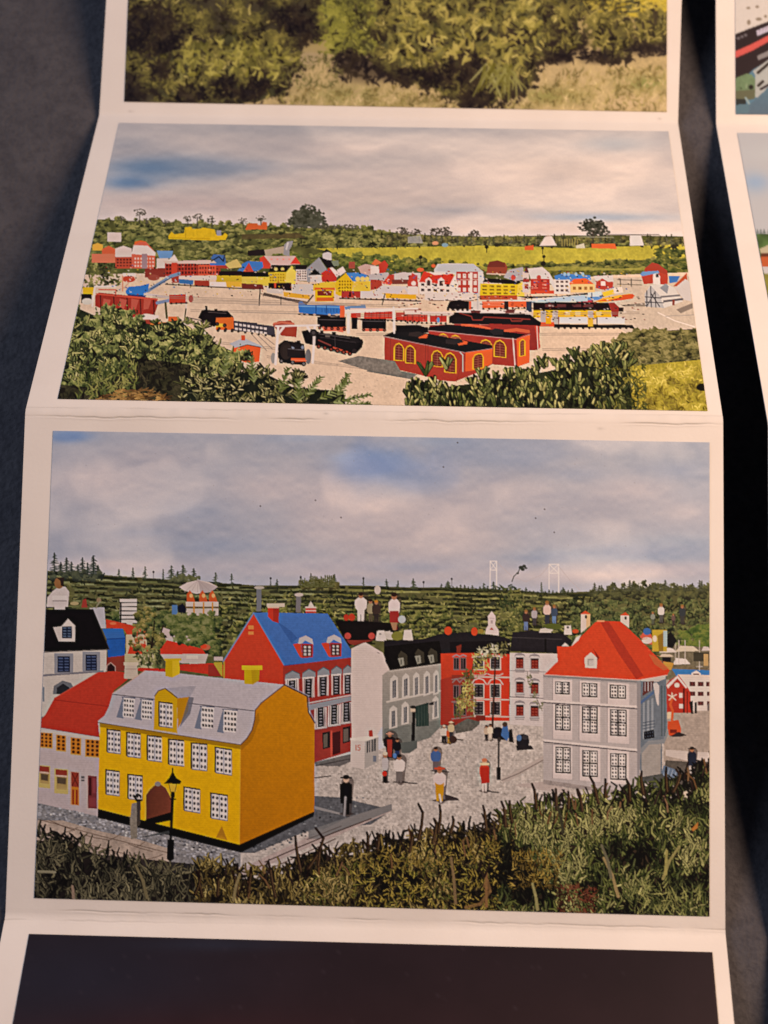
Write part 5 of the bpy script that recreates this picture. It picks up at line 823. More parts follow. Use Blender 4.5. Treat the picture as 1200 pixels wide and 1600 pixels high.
    C.poly([(260, 740), (280, 690), (330, 682), (410, 690), (410, 742)], (30, 24, 26)); C.rect(412, 690, 500, 745, (206, 196, 192)); C.rect(412, 690, 424, 745, (200, 70, 50)); C.line([(468, 640), (468, 745)], 12, (190, 184, 184)); C.rect(498, 690, 645, 735, (206, 86, 56)); C.rect(670, 690, 790, 728, (206, 86, 56)); [C.line([(505, y), (640, y)], 4, (226, 140, 110)) for y in (700, 715)]; C.rect(645, 690, 672, 745, (50, 34, 34)); C.rect(790, 690, 830, 760, (50, 60, 80)); C.poly([(330, 745), (800, 750), (830, 780), (320, 775)], (216, 206, 204)); C.poly([(420, 750), (490, 752), (480, 772), (425, 770)], (96, 48, 50)); C.poly([(660, 745), (720, 742), (710, 770), (650, 770)], (96, 48, 50))
    B.poly([(380, 700), (400, 685), (430, 712), (620, 712), (670, 720), (680, 770), (560, 785), (385, 765)], (54, 112, 188)); B.line([(385, 722), (665, 730)], 7, (110, 160, 214)); [B.line([(x, 718), (x, 770)], 5, (30, 60, 120)) for x in (500, 570)]; B.line([(385, 775), (670, 790)], 12, (50, 44, 50)); [B.ell(x, 780, 10, 8, (176, 160, 150)) for x in (405, 440, 490, 590, 640)]; B.rect(660, 718, 692, 800, (206, 90, 64)); B.poly([(690, 725), (830, 712), (835, 735), (700, 750)], (110, 140, 180))
    B.poly([(730, 735), (1200, 735), (1200, 752), (725, 752)], (216, 190, 184)); B.rect(735, 752, 800, 800, (176, 44, 42)); B.rect(822, 756, 1012, 806, (180, 46, 42)); B.rect(1035, 766, 1200, 818, (176, 44, 42)); [B.line([(x, 756), (x, 812)], 5, (120, 30, 32)) for x in (870, 925, 1090, 1145)]; B.line([(740, 806), (1200, 822)], 8, (110, 60, 56)); C.rect(-20, 775, 25, 822, (176, 44, 42)); C.rect(32, 778, 132, 826, (180, 46, 44)); C.rect(155, 785, 262, 828, (170, 42, 46)); C.poly([(-20, 752), (300, 762), (322, 785), (-20, 776)], (216, 196, 190)); C.ell(205, 815, 10, 18, (96, 140, 190)); C.line([(140, 775), (145, 825)], 8, (216, 204, 200)); C.rect(-20, 738, 90, 750, (160, 110, 96))
    B.rect(510, 795, 700, 862, (24, 21, 23)); B.ell(560, 800, 40, 16, (24, 21, 23)); B.rect(740, 800, 778, 875, (26, 23, 25)); B.rect(810, 806, 970, 872, (24, 21, 23)); B.rect(1035, 850, 1200, 905, (26, 23, 25)); B.rect(810, 874, 950, 890, (190, 70, 56)); B.rect(548, 862, 700, 890, (190, 80, 60)); C.poly([(-20, 850), (60, 845), (140, 870), (140, 900), (-20, 900)], (26, 23, 25))
    for y0, x0, x1, sl_ in ((470, 300, 640, .02), (484, 300, 470, .02), (492, 560, 1000, -.01), (521, 560, 1010, 0), (545, 850, 1000, -.01), (556, 420, 600, .12), (505, 620, 860, .01), (462, 240, 560, .04), (530, 300, 440, .1)):
        for o_ in (0, 2.6): cv.line([(x0, y0 + o_), (x1, y0 + o_ + (x1 - x0) * sl_)], .9, (150, 134, 122), .8)
    for _ in range(620):
        x = rng.uniform(165, 985); y = rng.uniform(418, 466) + (x - 560) * .012
        c_ = ((36, 28, 30), (222, 210, 204), (150, 44, 40), (86, 60, 56), (206, 170, 50), (66, 100, 160), (226, 190, 170), (48, 40, 38))[rng.integers(8)]
        w_ = rng.uniform(1, 3.2); cv.poly([(x, y), (x + w_, y), (x + w_, y + rng.uniform(1, 2.4)), (x, y + 1.2)], c_, .85)
    for _ in range(240):
        x = rng.uniform(620, 1010); y = rng.uniform(462, 500); c_ = ((30, 24, 26), (216, 204, 198), (120, 40, 40), (60, 48, 48))[rng.integers(4)]
        cv.poly([(x, y), (x + rng.uniform(1.5, 5), y), (x + 3, y + 1.4), (x, y + 1.4)], c_, .8)
    # sheds, back to front
    C.poly([(310, 765), (800, 775), (830, 800), (310, 800)], (42, 30, 34)); C.poly([(280, 800), (500, 790), (830, 795), (890, 830), (885, 850), (300, 840)], (30, 24, 28)); C.line([(340, 790), (500, 800), (520, 785), (690, 790), (700, 812), (770, 812), (780, 790), (830, 800)], 9, (120, 44, 44)); C.poly([(150, 850), (340, 842), (880, 855), (880, 900), (140, 900)], (120, 36, 40))
    G.poly([(540, 165), (1040, 185), (1105, 235), (1100, 255), (490, 235), (490, 195)], (28, 23, 26)); G.line([(560, 168), (640, 190), (650, 215), (710, 215), (725, 195), (1030, 210)], 8, (116, 42, 44)); G.line([(900, 205), (910, 222), (970, 222), (985, 208)], 8, (116, 42, 44)); G.poly([(760, 240), (1085, 252), (1100, 400), (1080, 416), (1010, 420), (920, 330), (760, 280)], (134, 36, 40), n=.06); G.poly([(1062, 255), (1088, 255), (1100, 400), (1085, 415)], (176, 56, 50)); G.line([(1078, 258), (1085, 412)], 6, (206, 180, 176)); G.line([(580, 250), (700, 260), (760, 275)], 20, (196, 84, 60)); G.line([(860, 290), (940, 280), (1020, 292)], 22, (190, 84, 60))
    G.poly([(355, 280), (920, 330), (1030, 315), (1028, 500), (950, 528), (780, 512), (780, 400), (640, 372), (355, 320)], (146, 40, 42), n=.06); G.poly([(355, 262), (480, 245), (660, 262), (840, 290), (1000, 310), (940, 342), (355, 285)], (28, 25, 28), n=.1); G.line([(355, 286), (940, 344), (1030, 312)], 6, (170, 130, 130)); G.poly([(940, 342), (1030, 314), (1028, 498), (950, 528)], (206, 78, 44)); G.line([(918, 340), (932, 520)], 9, (206, 196, 196)); G.poly([(760, 290), (800, 270), (860, 280), (850, 312), (790, 316)], (42, 36, 40))
    def arch(v, x0, y0, x1, y1, sk=0, c=(104, 36, 36)):
        xm = (x0 + x1) / 2; r = (x1 - x0) * .42
        v.poly([(x0 - 7, y1 + 6), (x0 - 7, y0 + r), (x0 + r * .3, y0), (xm, y0 - 10), (x1 - r * .3, y0 + sk), (x1 + 7, y0 + r + sk), (x1 + 7, y1 + 6 + sk)], (216, 162, 44)); v.poly([(x0 + 2, y1), (x0 + 2, y0 + r), (x0 + r * .4, y0 + 8), (xm, y0), (x1 - r * .4, y0 + 8 + sk), (x1 - 2, y0 + r + sk), (x1 - 2, y1 + sk)], c)
        for k in range(5):
            y = y0 + (y1 - y0) * (.2 + .17 * k); v.line([(x0 + 6, y), (x1 - 6, y + sk)], 4, (156, 96, 74), .8)
        v.line([(xm, y0 + 8), (xm, y1 + sk / 2)], 4, (156, 96, 74), .8)
    arch(G, 700, 352, 776, 410, 4); arch(G, 795, 356, 868, 455, 8); arch(G, 965, 350, 995, 455, -6, (120, 50, 40)); arch(G, 420, 312, 486, 330, 4); arch(G, 500, 322, 570, 340, 4)
    G.poly([(60, 325), (600, 425), (780, 400), (780, 510), (700, 560), (530, 628), (430, 618), (270, 575), (60, 528)], (150, 44, 42), n=.06); G.poly([(50, 320), (120, 292), (260, 288), (500, 335), (780, 385), (780, 405), (600, 432)], (28, 26, 28), n=.1); G.line([(55, 326), (600, 434), (780, 406)], 6, (150, 120, 122)); G.poly([(602, 434), (780, 408), (780, 505), (700, 548), (600, 560)], (204, 80, 44)); G.line([(600, 434), (540, 628)], 3, (120, 36, 36)); G.line([(566, 432), (584, 450), (584, 560)], 8, (176, 180, 190)); G.poly([(285, 320), (310, 305), (350, 312), (345, 335), (290, 338)], (206, 70, 46)); G.poly([(548, 372), (575, 350), (618, 360), (612, 376), (555, 386)], (206, 70, 46)); G.poly([(225, 300), (290, 292), (330, 312), (290, 330), (220, 320)], (48, 40, 40)); G.poly([(470, 345), (560, 338), (590, 362), (530, 380), (470, 372)], (46, 40, 42)); G.poly([(130, 300), (140, 262), (180, 250), (350, 262), (350, 280), (300, 290)], (24, 22, 24))
    arch(G, 128, 376, 186, 480, 6); arch(G, 204, 390, 262, 498, 6); arch(G, 380, 424, 446, 520, 6); arch(G, 466, 440, 535, 560, 8); arch(G, 655, 446, 718, 540, -8); [G.line([(x, y0), (x, y0 + 190)], 3, (120, 36, 38)) for x, y0 in ((100, 340), (335, 380), (352, 384))]; G.poly([(-5, 470), (60, 490), (60, 535), (280, 578), (240, 612), (-60, 560)], (110, 108, 104), n=.2)
    # locomotives, left centre
    F.rect(0, 160, 80, 215, (24, 20, 22)); A.poly([(820, 800), (845, 750), (870, 745), (868, 720), (882, 720), (885, 748), (1020, 755), (1060, 795), (1000, 810), (930, 860), (890, 840), (840, 810)], (26, 20, 22)); A.rect(940, 800, 1062, 880, (200, 86, 44)); A.rect(940, 840, 990, 870, (222, 180, 60)); A.poly([(1060, 820), (1220, 835), (1220, 895), (1060, 885)], (60, 56, 66)); A.grid(1062, 826, 1220, 890, 8, 6, 2, (206, 196, 194), .62, .5); A.line([(760, 800), (900, 830)], 8, (120, 108, 100))
    F.poly([(0, 205), (110, 195), (120, 275), (0, 270)], (204, 100, 44)); F.rect(0, 238, 60, 262, (222, 176, 60)); F.poly([(120, 222), (390, 256), (400, 330), (300, 300), (120, 288)], (66, 62, 72)); F.grid(122, 226, 345, 286, 34, 8, 2, (206, 196, 192), .66, .5); [F.line(l, 5, (150, 134, 124)) for l in ([(240, 310), (340, 420)], [(270, 306), (380, 410)], [(300, 306), (392, 380)])]
    F.poly([(380, 245), (420, 222), (500, 218), (545, 262), (540, 330), (440, 320)], (150, 50, 44)); F.line([(390, 240), (440, 230), (520, 240)], 14, (196, 110, 90)); F.poly([(575, 290), (640, 275), (700, 300), (960, 330), (990, 360), (980, 400), (940, 440), (880, 440), (680, 390), (600, 370)], (25, 22, 24)); F.poly([(680, 195), (860, 200), (870, 260), (690, 265)], (24, 21, 23)); F.line([(790, 400), (900, 436)], 12, (160, 60, 50)); F.line([(720, 265), (850, 290)], 14, (196, 100, 84)); F.line([(690, 350), (770, 385)], 10, (110, 54, 52)); F.rect(735, 305, 765, 330, (96, 88, 84)); F.line([(700, 395), (870, 445)], 9, (96, 104, 100)); F.ell(930, 424, 16, 16, (46, 38, 40))
    F.poly([(420, 380), (460, 350), (590, 375), (600, 440), (600, 520), (440, 500), (415, 460)], (26, 24, 26)); F.ell(470, 420, 40, 60, (46, 38, 36)); F.rect(505, 470, 610, 496, (196, 66, 42)); F.rect(480, 400, 590, 460, (34, 28, 30)); F.ell(620, 460, 20, 50, (110, 108, 112)); F.ell(385, 470, 16, 36, (150, 146, 144)); F.ell(582, 398, 10, 12, (120, 130, 150)); F.ell(518, 398, 10, 12, (120, 130, 150))
    for v_, pts_ in ((F, [[(400, 510), (418, 262)], [(650, 500), (664, 262)], [(402, 256), (690, 250)], [(425, 300), (455, 262)], [(640, 300), (615, 262)]]), (F, [[(888, 300), (890, 170)], [(870, 165), (1190, 150)], [(1190, 160), (1196, 300)]])):
        for l in pts_: v_.line(l, 17 if l[0][1] > 290 else 13, (218, 208, 206))
    G.line([(120, 130), (122, 290)], 13, (214, 204, 202)); B.line([(715, 750), (720, 895)], 18, (214, 206, 204)); B.line([(1022, 740), (1025, 895)], 16, (212, 204, 202)); B.line([(700, 752), (1180, 738)], 12, (222, 210, 204))
    F.poly([(90, 372), (185, 335), (315, 392), (295, 404), (140, 408)], (176, 176, 186)); F.poly([(110, 405), (210, 378), (300, 400), (290, 495), (200, 500), (115, 470)], (206, 74, 42)); F.rect(190, 432, 230, 488, (38, 26, 28)); F.poly([(168, 350), (170, 318), (195, 318), (195, 352)], (190, 72, 48)); F.line([(150, 398), (210, 380), (300, 398)], 5, (90, 50, 40)); F.rect(130, 450, 165, 480, (170, 60, 36))
    def wheels(v, x0, y0, x1, y1, n, r, c=(70, 58, 58)):
        for t in np.linspace(0, 1, n): v.ell(x0 + (x1 - x0) * t, y0 + (y1 - y0) * t, r, r, (22, 18, 20)); v.ell(x0 + (x1 - x0) * t, y0 + (y1 - y0) * t, r * .55, r * .55, c)
    wheels(F, 690, 392, 900, 440, 6, 15, (120, 56, 50)); F.line([(690, 306), (960, 346)], 6, (78, 72, 74)); F.line([(700, 330), (940, 366)], 4, (56, 50, 54)); F.ell(655, 300, 26, 24, (40, 36, 38)); F.ell(655, 300, 12, 12, (74, 68, 70)); F.rect(700, 285, 722, 306, (20, 18, 20)); F.rect(780, 296, 806, 316, (20, 18, 20)); F.poly([(900, 330), (985, 345), (985, 372), (900, 356)], (34, 30, 32)); F.line([(800, 318), (800, 395)], 5, (60, 54, 58))
    wheels(F, 440, 490, 590, 508, 3, 16, (110, 104, 106)); F.line([(485, 408), (588, 416)], 5, (90, 86, 90)); F.ell(540, 380, 34, 20, (34, 30, 32)); F.line([(505, 483), (608, 486)], 5, (226, 120, 90)); F.rect(545, 352, 566, 376, (22, 20, 22))
    wheels(A, 850, 826, 1000, 850, 4, 13); A.line([(890, 762), (1010, 770)], 5, (80, 70, 70)); A.rect(930, 740, 952, 758, (22, 18, 20)); wheels(A, 955, 884, 1050, 888, 3, 10); wheels(F, 20, 272, 110, 282, 3, 10); wheels(F, 150, 292, 380, 322, 6, 8)
    wheels(B, 525, 868, 690, 876, 5, 11, (120, 60, 52)); wheels(B, 820, 880, 960, 882, 4, 11, (120, 60, 52)); B.line([(520, 812), (690, 816)], 5, (74, 68, 72)); B.line([(815, 822), (965, 824)], 5, (74, 68, 72)); wheels(B, 745, 808, 1190, 826, 16, 7); wheels(C, 0, 832, 255, 838, 9, 7); wheels(C, 270, 744, 400, 746, 5, 9); wheels(C, 505, 740, 780, 734, 8, 7); wheels(D, 150, 868, 600, 868, 12, 8); wheels(B, 680, 668, 1170, 684, 14, 6); wheels(A, 640, 704, 740, 700, 4, 7); wheels(A, 610, 572, 890, 590, 8, 6)
    for k in range(7): B.line([(540 + k * 20, 740), (540 + k * 20, 764)], 3, (36, 74, 140)); C.line([(0 + k * 38, 782), (0 + k * 38, 826)], 4, (130, 34, 36)); B.line([(830 + k * 26, 760), (830 + k * 26, 804)], 3, (140, 34, 36))
    F.poly([(820, 490), (960, 455), (1200, 490), (1260, 590), (1000, 548)], (122, 116, 110), n=.25)
    # -- young firs in front
    sh = [(28, 27, 17), (56, 62, 37), (98, 107, 61), (138, 143, 82), (182, 178, 116)]
    rl = [(78, 480), (118, 480), (150, 494), (170, 486), (190, 480), (210, 500), (240, 508), (280, 500), (310, 520), (345, 540), (380, 555), (380, 640), (80, 640)]
    cv.poly(rl, (40, 46, 30), nm=.5); bushy(cv, rl, 260, (8, 17), sh, rng, .9, .8); leaves(cv, rl, 420, (7, 14), (2, 3.6), sh, spread=55, rng=rng, outline=1.2)
    for _ in range(70):
        x = rng.uniform(95, 330); y = rng.uniform(490, 606)
        if y > 474 + abs(x - 130) * .12: tuft(cv, x, y + 6, rng.uniform(7, 14), 7, sh[1:], rng, 2.8, -90, 150, 1.3)
    for _ in range(26): x = rng.uniform(100, 330); y = rng.uniform(510, 610); cv.ell(x, y, rng.uniform(4, 9), rng.uniform(3, 5), (22, 24, 20), .8)
    cv.poly([(78, 600), (140, 605), (220, 560), (300, 570), (300, 645), (78, 645)], (30, 26, 22), .75, nm=.5); leaves(cv, [(120, 575), (215, 565), (215, 620), (120, 625)], 260, (7, 14), (1.8, 3), [(60, 70, 38), (110, 116, 60), (150, 146, 84)], spread=50, rng=rng); leaves(cv, [(150, 622), (190, 608), (240, 610), (264, 622), (240, 632), (150, 632)], 240, (5, 12), (1.6, 3), [(84, 60, 36), (140, 106, 58), (170, 134, 78)], ang=0, spread=20, rng=rng)
    r2 = [(276, 640), (282, 606), (310, 590), (345, 568), (400, 560), (430, 570), (470, 590), (500, 598), (560, 600), (575, 640)]
    cv.poly([(280, 645), (290, 610), (350, 580), (420, 585), (460, 605), (540, 612), (545, 645)], (26, 30, 22), nm=.4)
    for _ in range(95):
        x = rng.uniform(285, 480); y = rng.uniform(578, 636); tuft(cv, x, y, rng.uniform(8, 15), 7, [(48, 50, 34), (86, 88, 54), (130, 130, 82), (176, 170, 118)], rng, 3, -90 + rng.normal(0, 25), 170, 1.3)
    for x, y, a, l in ((500, 625, -35, 60), (480, 622, -60, 46), (520, 630, -15, 62), (470, 630, -90, 44), (530, 620, -70, 46), (440, 615, -75, 50), (400, 600, -95, 50), (540, 634, -5, 40), (350, 590, -80, 46)):
        ex = x + math.cos(math.radians(a)) * l; ey = y + math.sin(math.radians(a)) * l * .8
        cv.line([(x, y), (ex, ey)], 3, (58, 60, 40))
        for t in np.linspace(.1, 1, 9):
            px, py = x + (ex - x) * t, y + (ey - y) * t
            for sg in (-1, 1):
                an = math.radians(a + sg * rng.uniform(28, 60)); ll = rng.uniform(7, 13) * (1.2 - .6 * t)
                cv.line([(px, py), (px + math.cos(an) * ll, py + math.sin(an) * ll * .8)], 3.2, np.clip(np.array((106, 116, 68)) + rng.normal(0, 20), 20, 200), .95, 1.6)
    # right: dwarf pines and moss
    cv.poly([(900, 570), (950, 540), (990, 520), (1118, 512), (1118, 575), (980, 575)], (72, 68, 44), nm=.4); bushy(cv, [(900, 556), (960, 532), (1000, 516), (1118, 512), (1118, 574), (960, 578)], 260, (5, 11), [(36, 34, 22), (70, 70, 42), (106, 102, 60), (146, 138, 90)], rng, .9, .6)
    cv.poly([(960, 575), (1118, 560), (1118, 654), (960, 654)], (158, 146, 54), nm=.2, n=.2); leaves(cv, [(975, 580), (1118, 566), (1118, 650), (975, 650)], 800, (3, 8), (1.6, 3), [(110, 98, 38), (150, 136, 50), (180, 164, 66), (200, 184, 90)], spread=80, rng=rng); cv.ell(1098, 605, 10, 6, (26, 24, 16))
    cv.poly([(640, 650), (650, 610), (740, 600), (860, 580), (940, 560), (985, 560), (990, 650)], (40, 44, 28), nm=.4)
    leaves(cv, [(930, 570), (1010, 566), (1010, 650), (930, 650)], 300, (6, 12), (2, 3.4), [(48, 54, 28), (84, 86, 40), (126, 120, 52)], spread=60, rng=rng)
    pine = [(28, 31, 20), (58, 67, 38), (94, 103, 57), (134, 139, 81), (176, 172, 110)]
    for _ in range(330):
        x = rng.uniform(636, 985); lo = 602 - max(0, x - 720) * .24
        y = rng.uniform(lo, 640)
        tuft(cv, x, y, rng.uniform(9, 17), 6, pine, rng, 4.6, -90 + rng.normal(0, 14), 56, 1.6)
    for x, y, r in ((668, 585, 22), (700, 575, 20), (900, 560, 20), (940, 552, 20), (850, 570, 18), (960, 556, 22), (755, 590, 20), (800, 590, 18)): tuft(cv, x, y, r, 9, pine[1:], rng, 5, -90, 76, 1.6)
    cv.a *= (1.0 + (rng.random((cv.h, cv.w)).astype(np.float32) - .5) * .05)[..., None]
    return cv
# ---------------------------------------------------------------- picture: young trees and bushes
def paint_bushes():
    rng = np.random.default_rng(33)
    cv = Cv(176, -436, 1066, 186, 1.5, (176, 152, 96))
    cv.big = fbm(cv.h, cv.w, 120, 4, rng)
    cv.poly([(170, -436), (1070, -436), (1070, -200), (170, -200)], (176, 176, 184), nm=.05); cv.poly([(170, -210), (1070, -210), (1070, -20), (170, -20)], (110, 112, 60), nm=.3)
    cv.poly([(900, -60), (1070, -60), (1070, 30), (930, 24)], (206, 178, 62), n=.05)
    cv.poly([(170, 90), (1070, 70), (1070, 190), (170, 190)], (196, 168, 116), n=.14, nm=.10)
    cv.glow(990, 160, 60, 12, (214, 182, 138), .8); cv.glow(900, 118, 60, 14, (200, 172, 124), .8); cv.glow(1010, 130, 40, 12, (126, 132, 62), .7); cv.glow(860, 150, 60, 14, (142, 138, 70), .7); cv.glow(540, 150, 60, 16, (150, 142, 80), .7); cv.glow(480, 90, 26, 12, (176, 152, 116), .8); cv.glow(600, 165, 80, 8, (160, 142, 84), .6)
    leaves(cv, [(430, 140), (640, 130), (1040, 105), (1045, 180), (430, 172)], 900, (4, 9), (1.4, 2.6), [(124, 104, 58), (164, 142, 80), (190, 164, 106), (210, 180, 128)], ang=-80, spread=50, rng=rng)
    warm = [(42, 32, 28), (60, 50, 34), (84, 75, 44), (112, 102, 52), (144, 130, 62), (188, 168, 92)]
    def bush(pts, n, base, pal=warm, L=(6, 13), W=(3, 6), sp=75):
        cv.poly(pts, base, nm=.4); bushy(cv, pts, max(14, n // 7), (10, 24), pal, rng, 1.1, .8, .86); leaves(cv, pts, n // 3, L, (2, 4.5), pal, spread=sp, rng=rng, curve=.6, taper=.5, outline=1.2)
    def core(x, y, rx, ry):
        rx, ry = rx * 1.2, ry * 1.2
        cv.ell(x, y, rx * .8, ry * .8, (42, 32, 30), .6, soft=.6)
        leaves(cv, [(x + math.cos(t) * rx, y + math.sin(t) * ry) for t in np.linspace(0, 6.2, 12)], int(8 + rx * ry * .09), (5, 12), (3, 5.5), [(26, 19, 22), (40, 30, 28), (58, 46, 34)], spread=80, rng=rng, jit=6)
    bush([(170, -300), (700, -300), (700, 20), (480, 60), (440, 150), (194, 170), (170, 170)], 2200, (66, 58, 42), L=(7, 15), W=(4, 8))
    for a in ((250, 60, 50, 26), (230, 30, 40, 20), (210, 140, 20, 22), (330, 148, 40, 12), (470, 52, 26, 16), (455, 30, 30, 16)): core(*a)
    bush([(640, -280), (1000, -280), (1000, 20), (900, 20), (860, 90), (640, 60)], 1500, (84, 80, 50), L=(7, 14), W=(4, 8))
    for a in ((900, 70, 18, 14), (870, 80, 24, 16), (1020, 60, 30, 18), (955, 84, 24, 12)): core(*a)
    bush([(850, 20), (900, 10), (905, 70), (860, 90), (830, 60)], 150, (90, 84, 50)); bush([(930, 40), (950, 18), (985, 30), (985, 70), (960, 88), (935, 70)], 140, (88, 84, 52)); bush([(990, 30), (1020, 16), (1045, 20), (1045, 66), (1000, 66)], 110, (76, 70, 46))
    core(935, 92, 26, 8); core(1015, 78, 30, 9); core(870, 92, 22, 8)
    cv.ell(1024, 22, 4, 18, (66, 54, 40), .8)
    bush([(300, 70), (360, 50), (430, 62), (465, 90), (450, 140), (400, 160), (280, 160), (230, 140), (240, 90)], 520, (74, 70, 44))
    for a in ((300, 148, 24, 12), (350, 128, 14, 12), (375, 146, 26, 12), (405, 130, 14, 20), (250, 110, 14, 14)): core(*a)
    leaves(cv, [(290, 66), (430, 66), (460, 92), (440, 120), (270, 118)], 170, (7, 13), (4, 6), [(112, 104, 50), (158, 146, 64), (188, 172, 84)], spread=90, rng=rng)
    bush([(500, 0), (640, 0), (640, 80), (600, 92), (520, 80)], 300, (96, 92, 50), [(60, 52, 34), (104, 100, 50), (146, 140, 56), (176, 166, 78)])
    core(570, 108, 44, 20); core(545, 96, 20, 14); core(620, 110, 30, 16)
    bush([(590, 0), (860, 0), (860, 60), (830, 110), (820, 150), (770, 158), (720, 160), (660, 130), (600, 110), (585, 40)], 900, (76, 72, 44))
    for a in ((745, 130, 26, 36), (735, 160, 14, 12), (690, 120, 26, 16), (800, 62, 20, 14), (640, 118, 24, 10), (720, 90, 20, 14), (810, 140, 10, 18), (670, 70, 16, 10)): core(*a)
    leaves(cv, [(600, 0), (850, 0), (850, 60), (800, 110), (700, 90), (610, 90)], 300, (8, 15), (4, 7), [(110, 102, 54), (160, 146, 68), (194, 174, 92)], spread=90, rng=rng, ang=90)
    for _ in range(34):
        x, y = rng.uniform(755, 805), rng.uniform(100, 118); a = rng.uniform(40, 140); l = rng.uniform(20, 46)
        cv.line([(x, y), (x + math.cos(math.radians(a)) * l, y + math.sin(math.radians(a)) * l)], 4, np.clip(np.array((142, 134, 70)) + rng.normal(0, 22), 30, 210), .9, 2.4)
    dry = [(118, 104, 58), (152, 136, 76), (184, 160, 102), (206, 178, 126)]
    leaves(cv, [(430, 152), (560, 140), (640, 146), (712, 158), (712, 180), (430, 176)], 420, (4, 10), (1.6, 3), dry, ang=-80, spread=55, rng=rng)
    leaves(cv, [(768, 160), (830, 150), (880, 112), (1045, 104), (1045, 182), (768, 180)], 420, (4, 10), (1.6, 3), dry, ang=-80, spread=55, rng=rng)
    leaves(cv, [(445, 92), (500, 88), (540, 112), (520, 140), (450, 140)], 120, (4, 9), (1.6, 3), [(104, 96, 54), (140, 126, 74), (172, 150, 98)], ang=-80, spread=60, rng=rng)
    leaves(cv, [(900, -5), (1045, -5), (1045, 16), (930, 18)], 90, (4, 9), (2, 4), [(170, 150, 60), (196, 172, 66), (212, 186, 84)], ang=0, spread=30, rng=rng)
    cv.blur(1)
    cv.a *= (1.0 + (rng.random((cv.h, cv.w)).astype(np.float32) - .5) * .04)[..., None]
    return cv

# ---------------------------------------------------------------- dark picture at the near end
def paint_dark():
    rng = np.random.default_rng(8)
    cv = Cv(-190, 1440, 1260, 2440, .5, (33, 22, 25))
    cv.glow(120, 1540, 260, 110, (30, 27, 36), .8); cv.glow(300, 1640, 320, 60, (52, 24, 24), .8); cv.glow(820, 1600, 420, 60, (42, 26, 27), .6); cv.glow(340, 1475, 120, 10, (36, 36, 46), .7)
    cv.poly([(-190, 1800), (1260, 1800), (1260, 2440), (-190, 2440)], (58, 34, 30), .5, nm=.3)
    for _ in range(60): cv.ell(rng.uniform(30, 1115), rng.uniform(1470, 1600), 1.2, 1.2, (62, 50, 54), .6)
    cv.a *= (1 + fbm(cv.h, cv.w, 40, 4, rng) * .10)[..., None]
    return cv

# ---------------------------------------------------------------- second strip: ship in harbour; village under a hill
def paint_ship():
    rng = np.random.default_rng(14)
    cv = Cv(1140, -436, 2060, 190, 1.2, (92, 122, 128))
    cv.poly([(1140, -436), (2060, -436), (2060, -150), (1140, -150)], (168, 172, 184), nm=.06); cv.poly([(1140, -150), (2060, -150), (2060, -60), (1140, -60)], (96, 106, 66), nm=.3); cv.poly([(1140, -70), (1500, -120), (1500, -200), (1140, 54)], (0, 0, 0), 0)
    z = V(cv, 1145, 0, 16.0)
    z.poly([(0, -1200), (2400, -2200), (2400, -60), (880, 540), (400, 730), (0, 880)], (224, 200, 172), n=.03)
    z.poly([(0, 880), (400, 720), (880, 540), (4200, -760), (4400, 60), (880, 1520), (480, 1760), (380, 1860), (0, 2000)], (44, 30, 29), n=.06)
    z.poly([(0, 1310), (480, 1100), (880, 890), (4300, -520), (4300, -340), (880, 1050), (480, 1270), (0, 1480)], (218, 88, 72), n=.05)
    for x, y, w, h in ((390, 200, 100, 60), (610, 170, 90, 70), (400, 560, 90, 130), (650, 480, 150, 80), (820, 410, 80, 70), (690, 0, 150, 50), (960, 350, 100, 70), (1120, 280, 110, 70), (1300, 200, 110, 70)):
        z.ell(x, y, w * .5, h * .5, (136, 112, 84), .9, soft=.3)
    z.poly([(590, 770), (900, 640), (1500, 400), (1500, 520), (900, 780), (610, 905)], (206, 184, 180)); z.poly([(610, 1400), (900, 1260), (1400, 1060), (1400, 1180), (900, 1400), (630, 1510)], (146, 130, 116))
    for k in range(3): z.ell(140 + k * 90, 960 - k * 40, 42, 36, (122, 108, 100), .9, soft=.3)
    for x in (660, 740, 820, 900, 980, 1080, 1180): z.line([(x, 830 - (x - 610) * .4), (x + 30, 760 - (x - 610) * .4)], 22, (150, 126, 124), .6)
    y = V(cv, 1145, 80, 16.0)
    y.poly([(0, 700), (350, 560), (480, 590), (560, 700), (560, 1150), (0, 1220)], (112, 126, 82), n=.1, nm=.1); y.poly([(0, 1000), (560, 960), (540, 1200), (0, 1240)], (104, 98, 66)); y.poly([(80, 1200), (330, 1190), (340, 1330), (80, 1340)], (44, 46, 40)); y.ell(455, 900, 60, 60, (30, 26, 20), 1, soft=.3); y.ell(205, 930, 24, 28, (74, 82, 50)); y.line([(345, 830), (335, 920)], 30, (150, 156, 110)); y.line([(320, 1170), (390, 1280), (420, 1340)], 50, (156, 166, 150)); y.poly([(500, 500), (880, 220), (2400, -300), (2400, 500), (880, 900), (640, 1160), (560, 1150), (560, 600)], (184, 174, 152), n=.04)
    for x, q in ((690, 490), (700, 810), (830, 370), (1000, 330), (1150, 270)): y.line([(x - 60, q + 50), (x + 50, q - 50)], 70, (46, 34, 26))
    y.line([(700, 950), (880, 850), (1500, 560)], 60, (52, 40, 40)); y.poly([(80, 1340), (420, 1330), (700, 1080), (900, 900), (1500, 640), (1500, 1640), (80, 1640)], (92, 118, 122), c2=(92, 104, 106), n=.05); y.poly([(80, 1340), (420, 1330), (400, 1560), (80, 1560)], (96, 122, 118), .6)
    return cv

